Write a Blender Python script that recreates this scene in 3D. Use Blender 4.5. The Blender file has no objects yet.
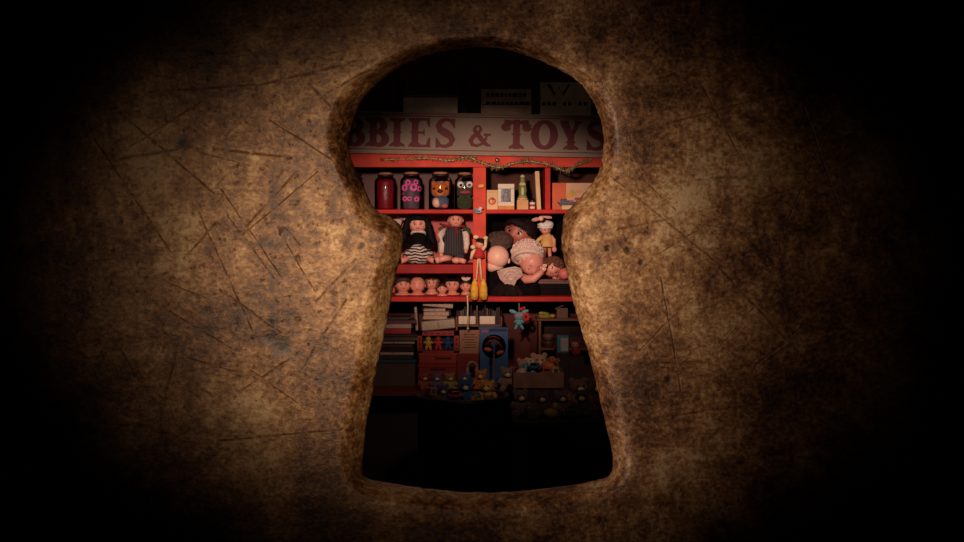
import bpy, bmesh, math, random
from mathutils import Vector, Matrix, Euler
random.seed(7)
S = bpy.context.scene
COL = S.collection
PI = math.pi
# ------------------------------------------------------------------ camera
EYE = 1.3          # eye height (m)
F = 1200.0         # focal length in pixels of a 964 wide frame
HX, HY = 482.0, 235.0   # principal point
cam_d = bpy.data.cameras.new('camera'); cam = bpy.data.objects.new('camera', cam_d); COL.objects.link(cam)
cam.location = (0, 0, EYE); cam.rotation_euler = (PI/2, 0, 0)
cam_d.sensor_width = 36.0; cam_d.lens = F*36.0/964.0; cam_d.shift_y = -(271-HY)/964.0
cam_d.clip_start = 0.01; cam_d.clip_end = 60
S.camera = cam
# ------------------------------------------------------------------ world, lamps, exposure
w = bpy.data.worlds.new('dark_shop'); S.world = w; w.use_nodes = True
w.node_tree.nodes['Background'].inputs[0].default_value = (0.8, 0.6, 0.5, 1)
w.node_tree.nodes['Background'].inputs[1].default_value = 0.0
S.view_settings.view_transform = 'Standard'; S.view_settings.look = 'None'
S.view_settings.exposure = 0.0; S.view_settings.gamma = 1.0; S.view_settings.use_curve_mapping = False

def P(px, py, Y):
    return Vector(((px-HX)/F*Y, Y, EYE-(py-HY)/F*Y))

def spot(name, loc, target, energy, color, angle, blend, radius, sx=1.0, sy=1.0):
    d = bpy.data.lights.new(name, 'SPOT'); o = bpy.data.objects.new(name, d); COL.objects.link(o)
    d.energy = energy; d.color = color; d.spot_size = math.radians(angle); d.spot_blend = blend; d.shadow_soft_size = radius
    o.location = loc
    o.rotation_euler = (Vector(target)-Vector(loc)).to_track_quat('-Z', 'Y').to_euler()
    o.scale = (sx, sy, 1)
    return o
spot('plate_vignette_spot', (-0.15, -0.14, EYE+0.03), P(445, 268, 0.32), 1.15, (1.0, 0.72, 0.50), 27.5, 1.0, 0.012, 1.0, 0.74)  # added spot, no real torch: its falloff leaves the plate edges dark
spot('plate_core_spot', (-0.11, -0.15, EYE+0.03), P(424, 266, 0.32), 6.0, (1.0, 0.75, 0.50), 18.6, 1.0, 0.012, 0.92, 0.80)  # second added spot, narrower, for the bright pool around the keyhole
spot('rim_highlight_spot', (-0.50, 0.05, EYE+0.0), P(592, 262, 0.325), 7.0, (1.0, 0.82, 0.72), 17, 1.0, 0.008, 0.30, 1.0)  # added grazing light to highlight the right bevel, no such lamp stands there
spot('shelf_spotlight', (-0.16, 1.5, 1.585), P(480, 231, 4.05), 205, (1.0, 0.75, 0.60), 20.2, 1.0, 0.045, 1.4, 0.95)
spot('counter_fill_spot', (0.35, 1.5, 2.25), P(486, 326, 4.0), 34, (1.0, 0.72, 0.55), 24, 1.0, 0.10, 1.3, 1.0)  # added fill to brighten the counter goods, not a shop fixture

cl_d = bpy.data.lights.new('shop_fill', 'POINT'); cl_o = bpy.data.objects.new('shop_fill', cl_d); COL.objects.link(cl_o)  # weak fill added to lift shadows and the top objects, no fixture there
cl_d.energy = 1.2; cl_d.color = (1.0, 0.78, 0.66); cl_d.shadow_soft_size = 0.12; cl_o.location = (0.15, 2.3, 2.35)

# ------------------------------------------------------------------ helpers
def lin(c):
    c = c/255.0
    return c/12.92 if c <= 0.04045 else ((c+0.055)/1.055)**2.4
def rgb(r, g, b): return (lin(r), lin(g), lin(b), 1.0)

MATS = {}
def mat(name, col, rough=0.6, var=0.25, scale=40.0, bump=0.0, metal=0.0, spec=0.4, sheen=0.0, coat=0.0):
    if name in MATS: return MATS[name]
    m = bpy.data.materials.new(name); m.use_nodes = True; nt = m.node_tree; N = nt.nodes; L = nt.links
    b = N['Principled BSDF']; c = rgb(*col)
    b.inputs['Roughness'].default_value = rough; b.inputs['Metallic'].default_value = metal
    b.inputs['Specular IOR Level'].default_value = spec
    b.inputs['Sheen Weight'].default_value = sheen; b.inputs['Coat Weight'].default_value = coat
    tc = N.new('ShaderNodeTexCoord'); nz = N.new('ShaderNodeTexNoise')
    nz.inputs['Scale'].default_value = scale; nz.inputs['Detail'].default_value = 5
    L.new(tc.outputs['Object'], nz.inputs['Vector'])
    r = N.new('ShaderNodeValToRGB'); r.color_ramp.elements[0].position = .3; r.color_ramp.elements[1].position = .7
    r.color_ramp.elements[0].color = tuple(x*(1-var) for x in c[:3])+(1,)
    r.color_ramp.elements[1].color = tuple(min(1, x*(1+var*.5)) for x in c[:3])+(1,)
    L.new(nz.outputs['Fac'], r.inputs['Fac']); L.new(r.outputs['Color'], b.inputs['Base Color'])
    if bump:
        bp = N.new('ShaderNodeBump'); bp.inputs['Strength'].default_value = bump; bp.inputs['Distance'].default_value = .003
        L.new(nz.outputs['Fac'], bp.inputs['Height']); L.new(bp.outputs['Normal'], b.inputs['Normal'])
    MATS[name] = m
    return m
def striped(name, a, b_, scale, axis='Z', rough=.8, distort=0.0, sharp=True):
    if name in MATS: return MATS[name]
    m = bpy.data.materials.new(name); m.use_nodes = True; nt = m.node_tree; N = nt.nodes; L = nt.links
    b = N['Principled BSDF']; b.inputs['Roughness'].default_value = rough
    tc = N.new('ShaderNodeTexCoord'); wv = N.new('ShaderNodeTexWave'); wv.bands_direction = axis
    wv.inputs['Scale'].default_value = scale; wv.inputs['Distortion'].default_value = distort; wv.inputs['Detail Scale'].default_value = 1.0
    L.new(tc.outputs['Object'], wv.inputs['Vector'])
    r = N.new('ShaderNodeValToRGB'); r.color_ramp.elements[0].color = rgb(*a); r.color_ramp.elements[1].color = rgb(*b_)
    if sharp: r.color_ramp.elements[0].position = .45; r.color_ramp.elements[1].position = .55
    L.new(wv.outputs['Fac'], r.inputs['Fac']); L.new(r.outputs['Color'], b.inputs['Base Color'])
    MATS[name] = m
    return m

class MB:
    """collects shapes; build() links them as one mesh object"""
    def __init__(s, k=1.0): s.k = k; s.v = []; s.f = []; s.mi = []; s.sm = []
    def add(s, V, Fs, m=0, smooth=True, M=None):
        o = len(s.v)
        for p in V:
            p = Vector(p)
            if M is not None: p = M @ p
            s.v.append(p*s.k)
        for f in Fs: s.f.append([i+o for i in f]); s.mi.append(m); s.sm.append(smooth)
        return s
    def ell(s, c, r, rot=(0,0,0), m=0, seg=20, rings=14, fn=None):
        if not hasattr(r, '__len__'): r = (r, r, r)
        M = Matrix.Translation(c) @ Euler(rot).to_matrix().to_4x4()
        V = [Vector((0,0,r[2]))]; Fs = []
        for i in range(1, rings):
            a = PI*i/rings
            for j in range(seg):
                t = 2*PI*j/seg
                V.append(Vector((r[0]*math.sin(a)*math.cos(t), r[1]*math.sin(a)*math.sin(t), r[2]*math.cos(a))))
        V.append(Vector((0,0,-r[2])))
        for j in range(seg):
            Fs.append((0, 1+j, 1+(j+1)%seg))
            for i in range(rings-2):
                a = 1+i*seg; Fs.append((a+j, a+seg+j, a+seg+(j+1)%seg, a+(j+1)%seg))
            a = 1+(rings-2)*seg; Fs.append((a+j, len(V)-1, a+(j+1)%seg))
        if fn: V = [fn(p) for p in V]
        return s.add(V, Fs, m, True, M)
    def box(s, c, d, rot=(0,0,0), m=0, bev=0.0):
        M = Matrix.Translation(c) @ Euler(rot).to_matrix().to_4x4()
        bm = bmesh.new(); bmesh.ops.create_cube(bm, size=1.0)
        for v in bm.verts: v.co = Vector((v.co.x*d[0], v.co.y*d[1], v.co.z*d[2]))
        if bev: bmesh.ops.bevel(bm, geom=list(bm.edges), offset=bev, segments=2, affect='EDGES', profile=.5)
        bm.verts.index_update()
        V = [v.co.copy() for v in bm.verts]; Fs = [[v.index for v in f.verts] for f in bm.faces]; bm.free()
        return s.add(V, Fs, m, False, M)
    def tube(s, pts, rad, m=0, seg=10, flat=1.0):
        pts = [Vector(p) for p in pts]; n = len(pts)
        if not hasattr(rad, '__len__'): rad = [rad]*n
        V = []; Fs = []; up = Vector((0.13, 0.31, 0.94))
        for i, p in enumerate(pts):
            t = (pts[min(i+1, n-1)]-pts[max(i-1, 0)])
            t = t.normalized() if t.length > 1e-9 else Vector((0,0,1))
            a = t.cross(up)
            if a.length < .05: a = t.cross(Vector((1,0,0)))
            a.normalize(); b = a.cross(t)
            for j in range(seg):
                q = 2*PI*j/seg; V.append(p+a*math.cos(q)*rad[i]+b*math.sin(q)*rad[i]*flat)
        for i in range(n-1):
            for j in range(seg): Fs.append((i*seg+j, i*seg+(j+1)%seg, (i+1)*seg+(j+1)%seg, (i+1)*seg+j))
        Fs.append(tuple(range(seg-1, -1, -1))); Fs.append(tuple(range((n-1)*seg, n*seg)))
        return s.add(V, Fs, m, True)
    def lathe(s, prof, m=0, seg=24, c=(0,0,0), rot=(0,0,0), wob=0.0, nw=8):
        M = Matrix.Translation(c) @ Euler(rot).to_matrix().to_4x4()
        V = []; Fs = []; n = len(prof)
        for i, (r, z) in enumerate(prof):
            for j in range(seg):
                t = 2*PI*j/seg; q = r*(1+wob*math.sin(nw*t)*(1-i/(n-1)))
                V.append((q*math.cos(t), q*math.sin(t), z))
        for i in range(n-1):
            for j in range(seg): Fs.append((i*seg+j, i*seg+(j+1)%seg, (i+1)*seg+(j+1)%seg, (i+1)*seg+j))
        if prof[0][0] > 1e-6: Fs.append(tuple(range(seg-1, -1, -1)))
        if prof[-1][0] > 1e-6: Fs.append(tuple(range((n-1)*seg, n*seg)))
        return s.add(V, Fs, m, True, M)
    def torus(s, c, R, r, rot=(0,0,0), m=0, a0=0, a1=2*PI, seg=20):
        M = Matrix.Translation(c) @ Euler(rot).to_matrix().to_4x4()
        pts = [M @ Vector((R*math.cos(a0+(a1-a0)*i/seg), 0, R*math.sin(a0+(a1-a0)*i/seg))) for i in range(seg+1)]
        return s.tube(pts, r, m, 8)
    def prism(s, poly, y0, y1, m=0):
        n = len(poly)
        V = [(x, y0, z) for x, z in poly]+[(x, y1, z) for x, z in poly]
        Fs = [tuple(range(n)), tuple(range(2*n-1, n-1, -1))]+[(i, i+n, (i+1) % n+n, (i+1) % n) for i in range(n)]
        return s.add(V, Fs, m, False)
    def strip(s, pts, wid, y0, y1, m=0):
        """flat brush stroke in x,z with its own width at every point"""
        n = len(pts); L_ = []; R_ = []
        for i in range(n):
            a = Vector(pts[max(i-1, 0)]); b = Vector(pts[min(i+1, n-1)]); t = (b-a).normalized(); q = Vector((-t.y, t.x))
            h = wid[i]/2; p = Vector(pts[i]); L_.append(p+q*h); R_.append(p-q*h)
        for i in range(n-1):
            s.prism([tuple(L_[i]), tuple(L_[i+1]), tuple(R_[i+1]), tuple(R_[i])], y0-.011*i, y1, m)
        return s
    def build(s, name, mats, parent=None, label=None):
        me = bpy.data.meshes.new(name); me.from_pydata(s.v, [], s.f)
        if not isinstance(mats, (list, tuple)): mats = [mats]
        for q in mats: me.materials.append(q)
        me.polygons.foreach_set('material_index', s.mi); me.polygons.foreach_set('use_smooth', s.sm)
        bm = bmesh.new(); bm.from_mesh(me); bmesh.ops.recalc_face_normals(bm, faces=bm.faces); bm.to_mesh(me); bm.free()
        me.update()
        o = bpy.data.objects.new(name, me); COL.objects.link(o)
        if parent: o.parent = parent
        if label: o['label'] = label
        return o

def tag(o, label, cat, group=None):
    o['label'] = label; o['category'] = cat
    if group: o['group'] = group
    return o
def thing(name, label, cat, loc, rot=(0,0,0), group=None):
    o = bpy.data.objects.new(name, None); COL.objects.link(o); o.empty_display_size = .02
    o.location = loc; o.rotation_euler = rot
    return tag(o, label, cat, group)
def put(o, loc, rot=(0,0,0)):
    o.location = loc; o.rotation_euler = rot; return o
def structure(o): o['kind'] = 'structure'; return o
def X(px, Y): return (px-HX)/F*Y
def Z(py, Y): return EYE-(py-HY)/F*Y

# ------------------------------------------------------------------ plate material
PY0 = 0.32; PS = PY0/F     # plate distance, metres per reference pixel on the plate
def plate_material():
    m = bpy.data.materials.new('aged_brass'); m.use_nodes = True; nt = m.node_tree; N = nt.nodes; L = nt.links
    b = N['Principled BSDF']
    tc = N.new('ShaderNodeTexCoord')
    def noise(scale, detail=6, rough=.6, vec=None):
        n = N.new('ShaderNodeTexNoise'); n.inputs['Scale'].default_value = scale; n.inputs['Detail'].default_value = detail
        n.inputs['Roughness'].default_value = rough; L.new(vec or tc.outputs['Object'], n.inputs['Vector']); return n
    def ramp(src, stops):
        r = N.new('ShaderNodeValToRGB'); e = r.color_ramp.elements
        while len(e) < len(stops): e.new(.5)
        for q, (p, c) in zip(e, stops): q.position = p; q.color = c
        L.new(src, r.inputs['Fac']); return r.outputs['Color']
    def mth(op, a, bb=None):
        n = N.new('ShaderNodeMath'); n.operation = op
        for i, q in enumerate((a, bb)):
            if q is None: continue
            if isinstance(q, (int, float)): n.inputs[i].default_value = q
            else: L.new(q, n.inputs[i])
        return n.outputs[0]
    def vm(op, a, bb=None, sc=None):
        n = N.new('ShaderNodeVectorMath'); n.operation = op
        for i, q in enumerate((a, bb)):
            if q is None: continue
            if isinstance(q, (tuple, list, Vector)): n.inputs[i].default_value = tuple(q)
            else: L.new(q, n.inputs[i])
        if sc is not None: L.new(sc, n.inputs['Scale'])
        return n
    big = noise(30, 7, .62); fine = noise(900, 6, .7); mid = noise(300, 6, .65)
    mpf = N.new('ShaderNodeMapping'); mpf.inputs['Scale'].default_value = (.8, 1, 1.0); L.new(tc.outputs['Object'], mpf.inputs['Vector']); L.new(mpf.outputs[0], fine.inputs['Vector']); L.new(mpf.outputs[0], mid.inputs['Vector'])
    base = ramp(mth('ADD', mth('MULTIPLY', big.outputs['Fac'], .45), mth('ADD', mth('MULTIPLY', fine.outputs['Fac'], .32), mth('MULTIPLY', mid.outputs['Fac'], .23))),
                [(.40, rgb(44, 24, 13)), (.455, rgb(102, 64, 36)), (.50, rgb(150, 103, 64)), (.54, rgb(190, 142, 92)), (.59, rgb(230, 192, 144))])
    # warped coordinate for scratches
    wob = noise(90, 2); ctr = vm('SUBTRACT', wob.outputs['Color'], (.5, .5, .5))
    k = N.new('ShaderNodeValue'); k.outputs[0].default_value = .0008
    pos = vm('ADD', tc.outputs['Object'], vm('SCALE', ctr.outputs[0], None, k.outputs[0]).outputs[0]).outputs[0]
    flat = vm('MULTIPLY', pos, (1, 0, 1)).outputs[0]
    segs = [((95,140),(172,254),1.1),((120,112),(214,194),1.3),((112,160),(190,147),2.6),((214,149),(292,158),1.5),((309,83),(333,108),1.6),
        ((239,234),(296,172),1.5),((184,259),(216,222),1.4),((284,227),(301,246),1.5),((150,92),(262,84),1.3),((262,84),(366,59),1.7),((329,92),(370,70),1.6),
        ((628,135),(796,88),1.4),((612,176),(722,266),1.6),((637,172),(676,210),1.3),((804,107),(846,226),1.3),((830,122),(788,220),1.2),
        ((714,177),(750,177),2.2),((752,243),(773,260),2.4),((720,268),(808,362),1.7),((756,366),(803,326),1.5),((801,328),(848,329),1.3),
        ((662,280),(681,392),1.3),((356,259),(316,302),1.6),((221,441),(342,430),1.5),((220,290),(282,334),1.4),((178,345),(160,420),1.2),
        ((240,392),(300,352),1.3),((150,300),(236,352),1.1),((618,230),(672,218),1.6),((640,420),(760,404),1.2),((270,120),(332,160),1.0),
        ((196,206),(252,330),1.0),((346,300),(300,372),1.3),((690,300),(640,350),1.1),((700,80),(742,160),1.0)]
    rs = random.Random(5)
    for q in range(16):
        x0 = rs.choice((rs.uniform(120,330), rs.uniform(630,800))); y0 = rs.uniform(110,420); a0 = rs.uniform(-1.1,1.1); ll = rs.uniform(40,110)
        segs.append(((x0, y0), (x0+ll*math.cos(a0), y0+ll*math.sin(a0)), .7))
    acc = None
    for (x0,y0),(x1,y1),wd in segs:
        a = Vector(((x0-HX)*PS, 0, -(y0-HY)*PS)); e = Vector(((x1-HX)*PS, 0, -(y1-HY)*PS)); d = e-a; ln = d.length; d.normalize()
        rel = vm('SUBTRACT', flat, a).outputs[0]
        t = vm('DOT_PRODUCT', rel, d).outputs['Value']
        t = mth('MINIMUM', mth('MAXIMUM', t, 0.0), ln)
        dn = vm('SCALE', d, None, t).outputs[0]
        dist = vm('LENGTH', vm('SUBTRACT', rel, dn).outputs[0]).outputs['Value']
        q = mth('MAXIMUM', mth('SUBTRACT', 1.0, mth('DIVIDE', dist, wd*PS*1.1)), 0.0)
        acc = q if acc is None else mth('MAXIMUM', acc, q)
    brk = mth('MINIMUM', mth('MAXIMUM', mth('MULTIPLY', mth('SUBTRACT', mid.outputs['Fac'], .42), 8.0), 0.12), 1.0)
    scr = mth('MULTIPLY', mth('MULTIPLY', acc, brk), .66)
    # short random nicks
    nick = None
    for ang, sc, th in ((.8, 62, .045), (-.65, 55, .045), (1.9, 48, .04), (.12, 70, .045), (2.6, 40, .035)):
        m0 = N.new('ShaderNodeMapping'); m0.inputs['Rotation'].default_value = (0, ang, 0); L.new(tc.outputs['Object'], m0.inputs['Vector'])
        mp = N.new('ShaderNodeMapping'); mp.inputs['Scale'].default_value = (sc*.9, .001, sc*11)
        L.new(m0.outputs[0], mp.inputs['Vector'])
        vo = N.new('ShaderNodeTexVoronoi'); vo.inputs['Scale'].default_value = 1.0; L.new(mp.outputs[0], vo.inputs['Vector'])
        q = mth('MAXIMUM', mth('SUBTRACT', 1.0, mth('DIVIDE', vo.outputs['Distance'], th*3)), 0.0)
        nick = q if nick is None else mth('MAXIMUM', nick, q)
    nick = mth('MAXIMUM', mth('MULTIPLY', nick, .26), mth('MULTIPLY', mth('MINIMUM', mth('MAXIMUM', mth('MULTIPLY', mth('SUBTRACT', noise(420, 4, .6).outputs['Fac'], .60), 9.0), 0.0), 1.0), .55))
    # round stains and pits
    st = None
    for x, y, rr in ((183,143,11),(283,346,15),(362,246,5),(628,250,5),(270,338,9),(641,262,4),(608,248,4),(668,380,5)):
        a = Vector(((x-HX)*PS, 0, -(y-HY)*PS))
        dist = vm('LENGTH', vm('SUBTRACT', flat, a).outputs[0]).outputs['Value']
        q = mth('MAXIMUM', mth('SUBTRACT', 1.0, mth('DIVIDE', dist, rr*PS)), 0.0)
        st = q if st is None else mth('MAXIMUM', st, q)
    dark = mth('MAXIMUM', mth('MAXIMUM', scr, nick), mth('MINIMUM', mth('MULTIPLY', st, mth('ADD', .75, fine.outputs['Fac'])), .9))
    mx = N.new('ShaderNodeMix'); mx.data_type = 'RGBA'; L.new(dark, mx.inputs[0]); L.new(base, mx.inputs[6]); mx.inputs[7].default_value = rgb(38, 22, 12)
    L.new(mx.outputs[2], b.inputs['Base Color'])
    b.inputs['Metallic'].default_value = .08; b.inputs['Specular IOR Level'].default_value = .55
    rr = N.new('ShaderNodeMapRange'); L.new(fine.outputs['Fac'], rr.inputs[0]); rr.inputs[3].default_value = .28; rr.inputs[4].default_value = .55
    L.new(rr.outputs[0], b.inputs['Roughness'])
    h = mth('SUBTRACT', mth('ADD', mth('MULTIPLY', fine.outputs['Fac'], .35), mth('MULTIPLY', mid.outputs['Fac'], .6)), mth('MULTIPLY', dark, .5))
    bp = N.new('ShaderNodeBump'); bp.inputs['Strength'].default_value = .45; bp.inputs['Distance'].default_value = .0012
    L.new(h, bp.inputs['Height']); L.new(bp.outputs['Normal'], b.inputs['Normal'])
    return m

# ------------------------------------------------------------------ room shell
plaster = mat('plaster_brown', (92, 66, 50), .9, .2, 6, .1)
boards = striped('floor_boards', (70, 44, 28), (86, 56, 36), 3.0, 'X', .6, 1.0, False)
ceil_m = mat('ceiling_paint', (120, 100, 84), .9, .1, 5)
def slab(name, c, d, m): return structure(MB().box(c, d).build(name, m))
slab('floor', (0, 1.75, -.05), (4.4, 6.3, .1), boards)
slab('ceiling', (0, 1.75, 2.65), (4.4, 6.3, .1), ceil_m)
slab('wall_back', (0, 4.55, 1.3), (4.4, .1, 2.6), plaster)
slab('wall_left', (-2.15, 1.75, 1.3), (.1, 5.5, 2.6), plaster)
slab('wall_right', (2.15, 1.75, 1.3), (.1, 5.5, 2.6), plaster)
slab('wall_rear', (0, -1.05, 1.3), (4.4, .1, 2.6), plaster)
DY0, DY1 = .349, .389
wf = MB()
wf.box((-1.29, .37, 1.3), (1.62, .12, 2.6)); wf.box((1.29, .37, 1.3), (1.62, .12, 2.6)); wf.box((0, .37, 2.33), (.96, .12, .54))
structure(wf.build('wall_front', plaster))
door = MB(); cy = (DY0+DY1)/2; dt = DY1-DY0
cz0, cz1, cx = 1.3-.095, 1.3+.078, .105
door.box((-(cx+.478)/2, cy, 1.03), (.478-cx, dt, 2.05)); door.box(((cx+.478)/2, cy, 1.03), (.478-cx, dt, 2.05))
door.box((0, cy, (cz0+.005)/2), (2*cx, dt, cz0-.005)); door.box((0, cy, (cz1+2.055)/2), (2*cx, dt, 2.055-cz1))
structure(door.build('door_1', mat('door_wood', (62, 40, 26), .7, .3, 12, .2)))

# ------------------------------------------------------------------ keyhole plate
ring = [(480,47,13),(450,50,13),(422,57,14),(398,68,16),(378,83,20),(364,98,24),(355,116,27),(350,133,26),(349.5,150,22),(353,163,19),(358,175,18),(364,188,19),
        (371,203,21),(379,212,23),(391,217.5,19),(400,225,17),(403.5,235,17),(402,250,19),(397,271,22),(393,290,23),(388.5,314,24),(383.5,340,24),(378,364,23),
        (372.5,395,24),(367.5,421,25),(364.5,446,25),(363,470,25),(368,478.5,23),(398,484,22),(432,489,22),(470,492,22),(510,491.5,22),(550,488,22),(590,481.5,22),(608,476,22),
        (613,466,22),(611.5,448,22),(604.5,419,22),(597,388,22),(590,358,22),(584,338,20),(578,318,18),(573,300,17),(569,281,16),(564.5,262,15),(561.5,245,14),(562.5,226,15),(565,214,17),
        (573,205,20),(583,194,22),(592.5,183,21),(599,171,19),(602.5,156,17),(603.5,142,17),(602,124,17),(597,110,18),(590.5,97,18),(582,85,16),(570,76,14),(552,66,13),(531,57,13),(507,50,13)]
def catmull(pts, per):
    n = len(pts); out = []
    for i in range(n):
        p = [Vector(pts[(i+j-1) % n]) for j in range(4)]
        for q in range(per):
            t = q/per
            out.append(.5*((2*p[1])+(p[2]-p[0])*t+(2*p[0]-5*p[1]+4*p[2]-p[3])*t*t+(3*p[1]-p[0]-3*p[2]+p[3])*t**3))
    return out
rp = catmull(ring, 5); n = len(rp)
inner = [(q.x+random.uniform(-.5,.5), q.y+random.uniform(-.5,.5)) for q in rp]; outer = []
for i, q in enumerate(rp):
    a = rp[(i-3) % n]; b = rp[(i+3) % n]; t = Vector((b.x-a.x, b.y-a.y)).normalized()
    nr = Vector((-t.y, t.x))
    c = Vector((q.x, q.y))+nr*q.z
    outer.append((c.x, c.y))
# make sure the rim grows outwards
if (Vector(outer[n//2])-Vector((482,270))).length < (Vector(inner[n//2])-Vector((482,270))).length:
    outer = [(2*i_[0]-o_[0], 2*i_[1]-o_[1]) for i_, o_ in zip(inner, outer)]
for _ in range(18):
    outer = [((outer[i-1][0]+2*outer[i][0]+outer[(i+1) % n][0])/4, (outer[i-1][1]+2*outer[i][1]+outer[(i+1) % n][1])/4) for i in range(n)]
DEP = .0068
prof = [(1.0, 0), (.94, .010), (.87, .032), (.79, .07), (.70, .13), (.60, .21), (.48, .34), (.34, .51), (.20, .69), (.10, .83), (.03, .95), (0, 1.08)]
C0 = Vector((482, 268)); HWp, T0, B0 = 620.0, -60.0, 606.0
V = []; Fs = []
def rect_hit(p):
    d = Vector(p)-C0; s = 1e9
    if d.x > 0: s = min(s, (HX+HWp-C0.x)/d.x)
    if d.x < 0: s = min(s, (HX-HWp-C0.x)/d.x)
    if d.y > 0: s = min(s, (B0-C0.y)/d.y)
    if d.y < 0: s = min(s, (T0-C0.y)/d.y)
    return C0+d*s
rows = []
def row(pts, Y):
    rows.append(len(V))
    for x, y in pts:
        p = P(x, y, Y); V.append((p.x, p.y-PY0, p.z-EYE))
ang = []
for o_ in outer:
    a = math.atan2(o_[1]-C0.y, o_[0]-C0.x)
    while ang and a < ang[-1]-PI: a += 2*PI
    while ang and a > ang[-1]+PI: a -= 2*PI
    ang.append(a)
tot_ = -2*PI if ang[-1] < ang[0] else 2*PI
for _ in range(400):
    ang = [(( ang[i-1] if i else ang[-1]-tot_)+2*ang[i]+(ang[i+1] if i < n-1 else ang[0]+tot_))/4 for i in range(n)]
edge = [rect_hit((C0.x+math.cos(a)*100, C0.y+math.sin(a)*100)) for a in ang]
row([tuple(e) for e in edge], PY0+.012)
for k in range(13):
    f = k/12.0
    row([tuple(e.lerp(Vector(o_), f**.8)) for e, o_ in zip(edge, outer)], PY0+(.002 if k == 0 else 0))
for fr, dp in prof[1:]:
    row([(i_[0]+(o_[0]-i_[0])*fr, i_[1]+(o_[1]-i_[1])*fr) for i_, o_ in zip(inner, outer)], PY0+DEP*dp)
row([(i_[0]+(i_[0]-C0.x)*.02, i_[1]+(i_[1]-C0.y)*.02) for i_ in inner], PY0+DEP+.012)
for a, b in zip(rows, rows[1:]):
    for j in range(n): Fs.append((a+j, a+(j+1) % n, b+(j+1) % n, b+j))
plate = MB().add(V, Fs, 0, True).build('keyhole_plate', plate_material())
bm = bmesh.new(); bm.from_mesh(plate.data)
put(plate, (0, PY0, EYE)); bm.free()
tag(plate, 'scratched brown brass plate with a big keyhole cut through it', 'keyhole plate')

# ------------------------------------------------------------------ bookcase
FY, BY = 4.0, 4.30
red = mat('red_paint', (196, 46, 40), .6, .3, 18, .08, spec=.15)
salmon = mat('salmon_paint', (226, 76, 58), .6, .3, 14, .08, spec=.15)
pink_back = mat('pink_painted_board', (200, 92, 84), .7, .25, 10)
dark_back = mat('dark_red_board', (84, 40, 32), .8, .3, 14)
grey_back = mat('dusty_board', (120, 88, 84), .8, .2, 14)
black_back = mat('black_board', (13, 9, 9), .9, .3, 14, spec=.05)
brown_back = mat('brown_board', (100, 40, 30), .8, .3, 10)
bc = thing('bookcase', 'tall red painted shop bookcase full of toys, under the lettered sign', 'bookcase', (0, 4.15, 0))
def part(name, x0, x1, p0, p1, y0, y1, m, bev=.002, Yr=FY, parent=bc, label=None):
    a = P(x0, p0, Yr); b = P(x1, p1, Yr); o = parent.location
    return MB().box(((a.x+b.x)/2-o.x, (y0+y1)/2-o.y, (a.z+b.z)/2-o.z), (abs(b.x-a.x), y1-y0, abs(a.z-b.z)), bev=bev).build(name, m, parent, label)
XL, XR = 312, 652
part('side_panel', XL, XL+7, 150, 622, FY, BY, red); part('side_panel', XR-7, XR, 150, 622, FY, BY, red)
part('cornice', XL, XR, 152.5, 167.5, FY-.02, FY+.015, salmon)
part('top_board', XL, XR, 150, 152.5, FY-.03, BY, red)
part('center_post', 473, 486, 167.5, 296.5, FY-.012, BY, salmon)
part('divider', 545, 550.5, 167.5, 209.5, FY-.002, BY, red)
part('shelf', XL+7, XR-7, 209.5, 213.5, FY-.008, BY, red)
part('shelf', XL+7, 473, 264.5, 273.5, FY-.004, BY, mat('deep_red_paint', (152, 30, 26), .6, .3, 18, .08, spec=.15))
part('shelf', XL+7, XR-7, 296.5, 301.5, FY-.012, BY, red)
ct_z = Z(387, FY)
part('counter_shelf', XL+7, XR-7, 387, 391, FY-.13, BY, brown_back, label='dark brown counter shelf')
part('back_panel', XL+7, 473, 167.5, 209.5, BY-.01, BY, grey_back, 0); part('back_panel', 486, XR-7, 167.5, 209.5, BY-.01, BY, dark_back, 0)
part('back_panel', XL+7, 473, 213.5, 264.5, BY-.01, BY, pink_back, 0, label='pink back board'); part('back_panel', XL+7, 473, 273.5, 296.5, BY-.01, BY, pink_back, 0)
part('back_panel', 486, XR-7, 213.5, 296.5, BY-.01, BY, black_back, 0, label='black back board')
part('back_panel', XL+7, XR-7, 301.5, 387, BY-.01, BY, brown_back, 0)
part('cupboard_front', XL+7, XR-7, 391, 622, FY-.01, FY+.02, mat('cupboard_dark', (46, 28, 24), .8), .002)
S1 = Z(209.5, FY); S2 = Z(264.5, FY); S3 = Z(296.5, FY); TOP = Z(150, FY)

# ------------------------------------------------------------------ sign
SY = 3.955
sg = thing('shop_sign', 'long cream signboard with dark red western lettering HOBBIES & TOYS', 'sign', P(477, 155.5, SY), (0, math.radians(1.05), 0))
u = SY/F
cream = mat('cream_board', (164, 138, 122), .7, .12, 8); dred = mat('dark_red_lettering', (112, 18, 24), .6, .15, 30)
MB(u).box((0, 2.5, 21), (352, 5, 42), bev=.6).build('board', cream, sg)
fr = MB(u)
for z in (.8, 41.2): fr.box((0, -.7, z), (353, 3, 1.6), bev=.3)
for x in (-176, 176): fr.box((x, -.7, 21), (1.6, 3, 42), bev=.3)
fr.build('frame', mat('sign_frame', (170, 130, 108), .6), sg)
ln = MB(u)
for z in (4.6, 38.2): ln.box((0, -.25, z), (346, .5, .8))
ln.build('border_line', dred, sg)
LT = MB(u); b_ = 0.2; lay = [0]
def ly():
    lay[0] += 1; return -.5-.03*(lay[0] % 25)
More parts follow.
